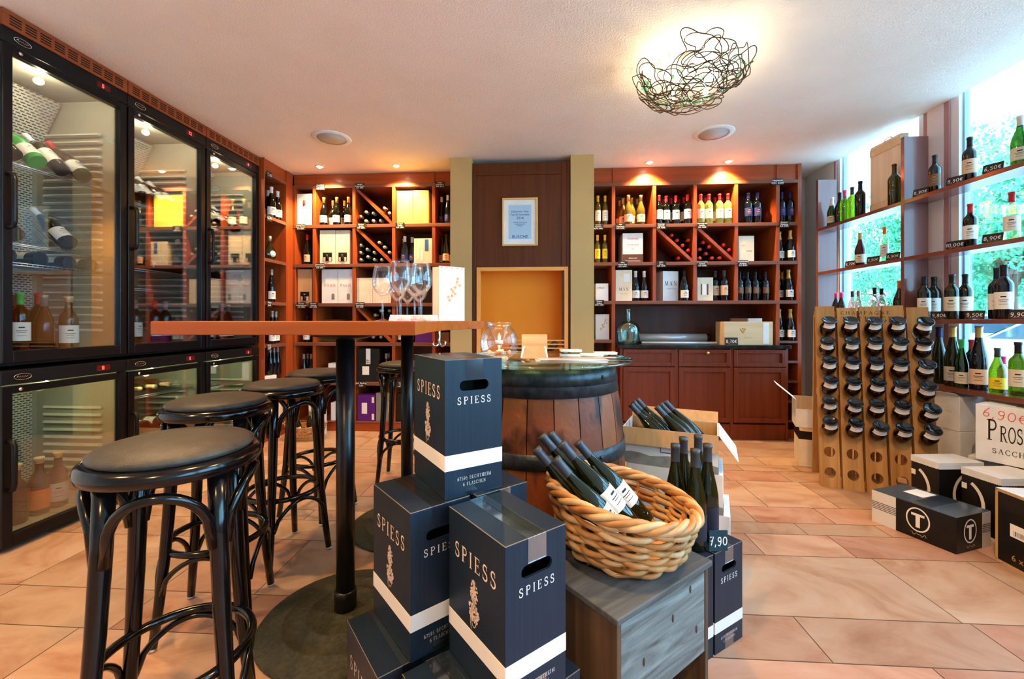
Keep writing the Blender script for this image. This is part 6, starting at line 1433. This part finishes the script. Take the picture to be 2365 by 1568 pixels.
# black and brown carton with a barcode label
o = box_at(M_BLKBOX, 2.151, 2.134, 0, -.03, -1, .30, .26, .336, 'black carton with brown edges and a barcode label, nearest the camera by the window')
w, d, h = .30, .26, .336; F = face_M('front', w, d, h); Tm = face_M('top', w, d, h)
MB().box(-w/2, w/2, h/2-.012, h/2, 0, .0007, M=F).box(-w/2, -w/2+.012, -h/2, h/2, 0, .0007, M=F).box(-w/2, w/2, -h/2, -h/2+.008, 0, .0007, M=F).obj('brown_edge', M_CARD, o)
MB().box(-w/2, w/2, -d/2, d/2, 0, .0007, M=Tm).obj('white_top', M_WBOX, o); MB().box(-.02, .04, -d/2, d/2, .0007, .0012, M=Tm).obj('packing_tape', M_TAPE, o)
MB().box(-.085, .075, -.028, .030, 0, .0009, M=F).obj('white_label', M_PAPER, o)
m = MB(); rnd = random.Random(1)
for k in range(26): m.box(-.07+k*.0052, -.07+k*.0052+rnd.choice([.0012, .002, .003]), -.020, .002, .0009, .0013, M=F)
m.obj('barcode', M_PRINT_K, o); text_obj('lettering', '6 x 0,75l', .040, M_PRINT_G, o, F @ T(-.01, -.135, .0008))
# big sparkling wine carton
Pz = .334
o = box_at(M_WBOX, 2.490, 2.577, Pz, .50, -.87, .312, .14, .315, 'large white sparkling wine carton with black capitals and a red handwritten 6,90')
w, d, h = .312, .14, .315; F = face_M('front', w, d, h)
t = MB(); serif_text(t, 'P', .115, F @ T(-w/2+.045, -.035, 0), .1, center=False, sx=.52); serif_text(t, 'ROSECCO', .085, F @ T(-w/2+.094, -.035, 0), .05, center=False, sx=.45); serif_text(t, 'SACCHETTO', .028, F @ T(.020, -.105, 0), .12, sx=1.05); t.obj('lettering', M_PRINT_K, o)
t = MB(); hand_text(t, '6,90e', .060, F @ T(-.045, .085, .0006) @ RZ(-.12), w=.06); t.obj('handwriting', mat('red marker', (.75, .08, .06), .6), o)
MB().box(-w/2+.02, -w/2+.14, -.02, d/2, .0, .003, M=face_M('top', w, d, h)).obj('top_flap', M_WBOX, o)
o = box_at(M_WBOX, 2.53, 2.66, 0, .50, -.87, .12, .17, .330, 'white carton with packing tape under the large sparkling wine carton', tape=.02)
# white cartons beside the rack
o = box_at(M_WBOX, 2.545, 2.845, .0, .25, -.97, .215, .20, .430, 'tall white carton standing between the oak rack and the window') if False else None
o = carton(.17, .19, .430, M_WBOX, T(2.592, 2.965, 0) @ RZ(-PI/2+.12), 'plain white carton under the open one between rack and window')
text_obj('lettering', 'SUIS', .03, mat('pale grey ink', (.45, .47, .5), .6), o, face_M('front', .17, .19, .43) @ T(-.02, .02, 0))
o = carton(.165, .19, .218, M_WBOX, T(2.590, 2.96, .4315) @ RZ(-PI/2+.12), 'upper white carton with an open flap between rack and window')
MB().box(0, .165, -.002, .0, 0, .030, M=T(0, .0, .218) @ RX(.9)).obj('open_flap', M_WBOX, o);
text_obj('lettering', 'DRE', .022, MATS['pale grey ink'], o, face_M('front', .165, .19, .218) @ T(.02, .0, 0))
# cartons behind the rack on the counter side
P = atH(1870, 1089, 0)
o = carton(.20, .26, .300, M_CREAM, T(2.01, 3.405, 0) @ RZ(-.41), 'cream carton with a black band, standing on the tiles behind the oak rack')
w, d, h = .20, .26, .30; MB().box(-.001, w+.001, -.001, .0, h-.09, h-.0).box(-.001, 0, -.001, d, h-.09, h).obj('black_band', M_BLKBOX, o); MB().box(0, w, -.001, .001, 0, .05, M=T(0, -.002, h) @ RX(1.9)).obj('open_flap', M_CARD, o)
o = empty('open_carton'); o.matrix_world = T(1.99, 3.41, .302) @ RZ(-.41); tag(o, 'open white carton with raised flaps behind the oak rack', 'box'); w, d, h = .26, .22, .21; t = .003
MB().box(0, w, 0, t, 0, h*.66).box(0, w, d-t, d, 0, h).box(0, t, t, d-t, 0, h).box(w-t, w, t, d-t, 0, h).box(t, w-t, t, d-t, 0, t).obj('carton_body', M_WBOX, o)
MB().box(t, w-t, d-t-.001, d-t, t, h).obj('inner_lining', M_CARD, o); MB().box(-.17, 0, 0, d, -.0015, .0015, M=T(0, 0, h) @ RY(.72)).obj('raised_flap', M_WBOX, o)
# ------------------------------------------------------------------ display shelves in front of the window
SXF = 2.60; SXB = 2.765
W_DISP = wood('reddish display wood', (.16, .045, .030), (.22, .065, .042), 'Y', rough=.25, coat=.6); W_DPZ = wood('satin display post', (.17, .055, .045), (.22, .075, .060), 'Z', rough=.33, coat=.5)
PYS = [atX(1887, 700, SXF).y, atX(2084, 700, SXF).y]; PYS.append(2*PYS[1]-PYS[0]); PYS.append(2*PYS[2]-PYS[1])
o = empty('window_display_shelf', (SXF, 0, 0)); tag(o, 'reddish wooden display shelving with open bays standing before the window', 'shelf')
DZ = [.700, 1.130, 1.573, 1.978]
for y in PYS: MB().box(0, SXB-SXF, y-.014, y+.014, 0.0 if y < 3 else .0, 2.432).obj('post', W_DPZ, o, bevel=.0015)
for a, b in zip(PYS[1:], PYS):
    for z in DZ: MB().box(.0, SXB-SXF, a+.014, b-.014, z-.027, z).obj('shelf_board', W_DISP, o, bevel=.0015)
def wb(px, z, kind, g, cap, lab, label, s=1.0, X=2.675, group=None, **k):
    P = atX(px, 700, X); bottle(kind, g, cap, lab, (X, P.y, z+.0005), label, group, rz=-PI/2-.0 + PI if False else -.86, s=s, **k)
G3 = 'bottles on the window display'
zt, zm, zl, zb = DZ[3], DZ[2], DZ[1], DZ[0]
wb(1904, zt, 'bordeaux', G_BLACK, 'black', None, 'small dark bottle at the counter end of the top window shelf', s=.82)
wb(1917, zt, 'sekt', mat('deep green bottle', (.01, .05, .012), .06, coat=.3), 'white', 'cream', 'green bottle with a white neck and cream label, top window shelf', s=.86, X=2.64)
wb(1935, zt, 'burgundy', G_BLACK, 'black', None, 'dark bottle beside the pink capped one on the top window shelf', s=.94)
wb(1950.5, zt, 'bordeaux', G_LIME, 'pink', None, 'lime green bottle with a pinkish red cap, top window shelf', s=.93)
wb(1968.5, zt, 'bordeaux', G_LIME, 'grey', None, 'lime green bottle with a dark cap, top window shelf', s=.93)
wb(1987, zt, 'bordeaux', G_BLACK, 'black', None, 'dark bottle next to the pale wooden case, top window shelf', s=1.0)
wb(2061, zt, 'bordeaux', G_OLIVE, None, None, 'large olive bottle in front of the pale wooden case', s=1.06, X=2.655)
a = atX(2004, 700, 2.70); b = atX(2073, 700, 2.70); case_box = (2.714, 2.77, b.y, a.y, zt)
o = empty('wooden_wine_case', (2.722, b.y, zt+.001)); tag(o, 'tall pale wooden wine case with rope handle standing on the top window shelf', 'crate'); L = a.y-b.y; hh = atX(2030, 333, 2.72).z-zt
CW = wood('daylight-toned case wood', (.74, .60, .44), (.84, .72, .56), 'Z', rough=.6, coat=0); MB().box(0, .010, 0, L, 0, hh).obj('front_board', CW, o); MB().box(.011, .057, L-.010, L, 0, hh).box(.011, .057, 0, .010, 0, hh).obj('side_board', M_PALEW, o); MB().box(-.006, 0, 0, L, hh-.08, hh-.02).obj('batten', M_PALEW, o); MB().box(-.006, 0, 0, L, .03, .09).obj('batten', M_PALEW, o)  # case front: daylight is put into its lighter wood colour
MB().tube([(.03, L*.35, hh), (.03, L*.45, hh+.028), (.03, L*.6, hh+.028), (.03, L*.7, hh)], .004, 6).obj('rope_handle', M_CARD, o)
wb(2159, zt, 'bordeaux', G_BLACK, 'black', 'brown', 'dark bottle with a brown picture label on the top window shelf', s=.86)
wb(2240, zt, 'bordeaux', G_BLUEBK, 'black', 'peach', 'dark bottle with a white and red label between two price cards, top window shelf', s=.93)
wb(2344, zt, 'burgundy', G_GREEN, 'white', 'cream', 'bright green bottle with a white cap on the top window shelf', s=.92, X=2.64)
wb(1987, zm, 'burgundy', mat('dark red wine bottle', (.05, .004, .008), .06, coat=.3), 'cork', 'cream', 'dark red bottle with cork on the second window shelf', s=.92)
wb(2043, zm, 'slim', G_PALE, 'orange', 'white', 'clear wine bottle with an orange cap on the second window shelf', s=.90)
wb(2241, zm, 'bordeaux', G_BLACK, 'red', 'white', 'dark red capped bottle with a white label on the second window shelf', s=.90)
wb(2331, zm, 'bordeaux', G_PALE, 'red', 'white', 'clear white wine bottle with a red cap on the second window shelf', s=.90, X=2.65)
for k, (px, g, c, lb, s, lab) in enumerate(((1932, G_BLACK, 'pink', None, .8, 'pink capped bottle nearest the counter, third window shelf'), (1941, G_BLACK, 'pink', None, .8, 'pink capped bottle second from the counter, third window shelf'),
   (1969, G_ROSE, 'grey', 'white', .8, 'rose wine with a grey cap peeping over the rack, nearer the counter'), (1981, G_ROSE, 'silver', 'white', .8, 'rose wine with a silver cap peeping over the rack'),
   (2023, G_ROSE, 'black', 'white', .84, 'rose wine with a black cap peeping over the rack'), (2031, G_ROSE, 'black', 'white', .8, 'rose wine with a dark cap half hidden behind another above the rack'), (2075, G_DOLIVE, 'orange', None, .95, 'olive bottle beside the second display post'),
   (2131, G_DOLIVE, 'black', 'white', .98, 'olive bottle behind the rack corner, nearer the post'), (2144, G_DOLIVE, 'black', 'white', .98, 'olive bottle behind the rack corner, farther from the post'),
   (2197, G_DOLIVE, 'black', 'cream', .96, 'dark olive bottle with a wide cream label, third window shelf, front of a pair'), (2213, G_DOLIVE, 'black', 'white', .96, 'dark olive bottle with a white label, third window shelf, rear of a pair'),
   (2304, G_BLUEBK, 'black', 'white', 1.0, 'black bottle half hidden behind one with a dotted label, third window shelf'), (2312, G_BLUEBK, 'black', 'white', 1.03, 'black bottle with a white dotted label, third window shelf'))):
    wb(px, zl, 'bordeaux' if px > 2100 else 'burgundy', g, c, lb, lab, s=s, X=(2.66 if k not in (8, 10, 11) else 2.70))
# bottom display shelf
wb(2169, zb, 'flute', G_DOLIVE, 'blue', None, 'dark slender bottle with a blue foil beside the rack, bottom window shelf', s=1.12, X=2.70)
wb(2201, zb, 'flute', G_DOLIVE, 'gold', 'grey', 'tall slender olive bottle with a gold neck band, bottom window shelf', s=1.14, X=2.68)
wb(2216, zb, 'flute', G_GREEN, 'green', 'cream', 'slender green bottle with a cream label, bottom window shelf', s=.90, X=2.65)
wb(2243, zb, 'bordeaux', G_BLUEBK, 'red', None, 'dark bottle with a maroon cap at the back of the bottom window shelf', s=1.0, X=2.73)
wb(2261, zb, 'flute', G_BLUEBK, 'gold', 'peach', 'tallest dark bottle with a gold neck, bottom window shelf', s=1.15, X=2.69)
wb(2297, zb, 'burgundy', G_LIME, 'grey', 'yellow', 'lime green bottle with a black and yellow label, bottom window shelf', s=.87, X=2.65)
wb(2344, zb, 'bordeaux', G_OLIVE, 'black', 'cream', 'large olive bottle nearest the picture edge on the bottom window shelf', s=1.0, X=2.65)
wb(2318, zb, 'bordeaux', G_ROSE, 'pink', None, 'pinkish bottle behind the lime green one, bottom window shelf', s=.7, X=2.73)
for px, z, txt, lab in ((2126, zt, '8,90e', 'black card 8,90 on the top window shelf at the post'), (2206, zt, '9,90e', 'black card 9,90 on the top window shelf'), (2293, zt, '6,50e', 'black card 6,50 beside the bright green bottle'),
    (1964, zm, '6,70e', 'black card 6,70 on the second window shelf'), (2016, zm, '9,90e', 'black card 9,90 on the second window shelf'), (2062, zm, '8,90e', 'black card 8,90 beside the first display post, second window shelf'),
    (2205, zm, '10,00e', 'black card 10,00 on the second window shelf'), (2292, zm, '8,90e', 'black card 8,90 beside the clear white wine'),
    (2169, zl, '9,80e', 'black card 9,80 at the rack corner'), (2251, zl, '9,50e', 'black card 9,50 on the third window shelf'), (2356, zl, '9,90e', 'black card 9,90 at the picture edge on the third window shelf')):
    P = atX(px, 700, SXF+.018); price_card((SXF+.016, P.y, z+.001), -1.2, txt, lab, w=.088, h=.052, hand=True, tilt=-.22, stand=True, group='price cards on the window display')
# ------------------------------------------------------------------ wicker basket with bottles on the floor by the bookcase
def small_basket():
    P = atH(690, 1018, 0); c = (P.x+.02, P.y+.08); o = empty('wicker_basket', (c[0], c[1], 0)); tag(o, 'low brown wicker basket with bottles on the floor before the corner bookcase', 'basket')
    BR = noisy('brown wicker', (.30, .13, .04), (.55, .30, .12), (50, 50, 50), .5)
    def E(a, r): return (r*1.35*math.cos(a), r*.75*math.sin(a))
    m = MB()
    for j in range(11):
        n = 80; pts = []
        for i in range(n):
            a = 2*PI*i/n; r = .105+.045*(j/10)+.0035*math.cos(a*16+j*PI); x, y = E(a, r); pts.append((x, y, .006+j*.0115+.035*(j/10)**2*abs(math.cos(a))**2))
        m.tube(pts, .0048, 5, closed=True)
    m.obj('wicker_weave', BR, o); MB().lathe([(0, .002), (.105, .002), (.105, .01), (0, .01)], 30, M=Matrix.Diagonal((1.35, .75, 1, 1))).obj('base', BR, o)
    for k, (dx, dz, an) in enumerate(((-.055, .02, -.12), (.045, .02, .20))):
        M = T(c[0]+dx-.05*an, c[1]+.0, .045) @ RY(an*.9) @ RX(.25) @ Matrix.Scale(.72, 4)
        bottle('flute', G_DOLIVE, 'silver', 'white', None, ('leaning silver capped bottle in the wicker basket, nearer the fridges', 'leaning silver capped bottle in the wicker basket, farther from the fridges')[k], 'bottles in the wicker basket', M=M)
    q = carton(.16, .05, .30, M_WBOX, T(c[0]-.04, min(c[1]+.125, BY-.06), .001), 'grey and white carton with black lettering behind the wicker basket'); text_obj('lettering', 'STRAUSS', .028, M_PRINT_K, q, face_M('front', .16, .05, .30) @ T(0, .05, 0), bold=.0008)
    y_ = atX(640, 700, SX).y; carton(.11, .20, .22, M_CREAM, T(SX-.012, y_, .1008) @ RZ(PI/2), 'cream carton on the lowest shelf of the side bookcase')
small_basket()
SOLID.append(case_box+(zt+.45,))
settle()
# ------------------------------------------------------------------ street outside
struct(MB().box(XW+.2, 40, -12, 45, -.25, -.15).obj('street', noisy('pale paving', (.55, .56, .58), (.65, .66, .68), (2, 2, 2), .8)))
def leafy(name, c, R, n, seed, label, cat='tree', trunk=True, squash=1.0, col=((.05, .30, .14), (.16, .52, .30))):
    rnd = random.Random(seed); o = empty(name, (c[0], c[1], -.15)); tag(o, label, cat)
    m = MB(); cz = c[2]+.15; lumps = []
    for k in range(26):
        v = Vector((rnd.gauss(0, 1), rnd.gauss(0, 1), rnd.gauss(0, 1))).normalized()*R*rnd.uniform(.45, .85); lumps.append((Vector((v.x, v.y, v.z*squash+cz)), R*rnd.uniform(.22, .38)))
    for k in range(n):
        p, r = rnd.choice(lumps); v = Vector((rnd.gauss(0, 1), rnd.gauss(0, 1), rnd.gauss(0, 1))).normalized(); q = p+v*r*rnd.uniform(.75, 1.05)
        if q.z < .15: continue
        E_ = Euler((rnd.uniform(0, 6), rnd.uniform(0, 6), rnd.uniform(0, 6))).to_matrix().to_4x4(); s = rnd.uniform(.035, .075)*R/2.4
        m.add([(-s, 0, 0), (0, -s*.5, .0), (s, 0, 0), (0, s*.5, .0)], [(0, 1, 2, 3)], M=Matrix.Translation(q) @ E_)
    m.obj('foliage', noisy('leaf green %d' % (seed % 3), col[0], col[1], (3, 3, 3), .6), o)
    if trunk:
        t = MB().tube([(0, 0, 0), (.05, .02, cz*.5), (0, 0, cz)], [.16*R/2.4, .13*R/2.4, .06], 9)
        for k in range(8): p, r = lumps[k*3]; t.tube([(0, 0, cz*.55), tuple(p*.5+Vector((0, 0, cz*.35))), tuple(p)], [.07, .05, .02], 6)
        t.obj('trunk', mat('bark', (.12, .08, .05), .9), o)
p = atD(2330, 741, 10.5); leafy('broadleaf_tree', (p.x, p.y, 3.5), 2.5, 24000, 21, 'big broadleaf tree outside the window beyond the parked cars')
p = atD(2065, 741, 27); leafy('broadleaf_tree', (p.x, p.y, 4.0), 3.6, 16000, 23, 'smaller tree outside seen through the window bay near the counter')
p = atD(2235, 741, 17.5); leafy('broadleaf_tree', (p.x, p.y, 4.4), 3.6, 20000, 25, 'tree outside behind the big one, seen between the display bottles')
p = atD(2620, 741, 12); leafy('broadleaf_tree', (p.x, p.y, 3.6), 2.8, 8000, 27, 'tree outside at the far side of the street, past the picture edge')
p = atD(2200, 741, 12.5); leafy('hedge_bush', (p.x, p.y, .55), 1.1, 8000, 29, 'round green bush outside below the trees', 'bush', False, .7)
p = atD(2020, 741, 15); leafy('hedge_bush', (p.x, p.y, .45), 1.1, 8000, 31, 'low green bush outside past the first window bay', 'bush', False, .7)
def car(c, rz, label, colr):
    o = empty('parked_car', (c[0], c[1], -.15), rz); tag(o, label, 'car', 'parked cars'); L = 4.2
    side = [(-2.1, .28), (-2.08, .75), (-1.95, .92), (-1.45, 1.00), (-.95, 1.02), (-.35, 1.40), (.25, 1.47), (1.10, 1.44), (1.72, 1.10), (2.02, .98), (2.10, .60), (2.08, .28)]
    M = RX(PI/2) @ T(0, 0, -.84)
    MB().prism(side, 0, 1.68, M=M).obj('body', mat('car paint '+label[:5], colr, .25, coat=.8), o, bevel=.09)
    g = MB(); g.prism([(-.86, 1.03), (-.33, 1.36), (.22, 1.42), (.22, 1.03)], -.006, 1.686, M=M); g.prism([(.28, 1.03), (.28, 1.42), (1.05, 1.39), (1.55, 1.08)], -.006, 1.686, M=M)
    g.add([(-.98, -.72, 1.03), (-.98, .72, 1.03), (-.40, .66, 1.385), (-.40, -.66, 1.385)], [(0, 1, 2, 3)]); g.add([(1.15, -.66, 1.43), (1.15, .66, 1.43), (1.70, .72, 1.13), (1.70, -.72, 1.13)], [(0, 1, 2, 3)])
    g.obj('side_window', mat('car glass', (.02, .05, .07), .05, coat=.5), o)
    for x in (-1.30, 1.32):
        for y in (-.80, .80):
            w = MB().lathe([(0, -.09), (.20, -.09), (.31, -.085), (.32, 0), (.31, .085), (.20, .09), (0, .09)], 26, M=T(x, y, .32) @ RX(PI/2)).obj('wheel', mat('tyre', (.02, .02, .02), .7), o)
            MB().lathe([(0, -.1), (.18, -.095), (.19, 0), (.18, .095), (0, .1)], 18, M=T(x, y, .32) @ RX(PI/2)).obj('hub_cap', M_CHROME, w)
    for y in (-.62, .62):
        MB().box(-2.13, -2.06, y-.16, y+.16, .66, .78).obj('headlight', M_CHROME, o, bevel=.02); MB().box(2.06, 2.13, y-.14, y+.14, .74, .90).obj('tail_light', mat('red lens', (.5, .02, .03), .2), o, bevel=.02)
p = atD(2340, 741, 8.6); car((p.x, p.y), math.radians(-50), 'white parked car seen through the window, roof at the third shelf', (.70, .72, .74))
p = atD(2420, 741, 5.3); car((p.x+.9, p.y), math.radians(-70), 'silver parked car close outside the window, bonnet below the third shelf', (.55, .58, .62))
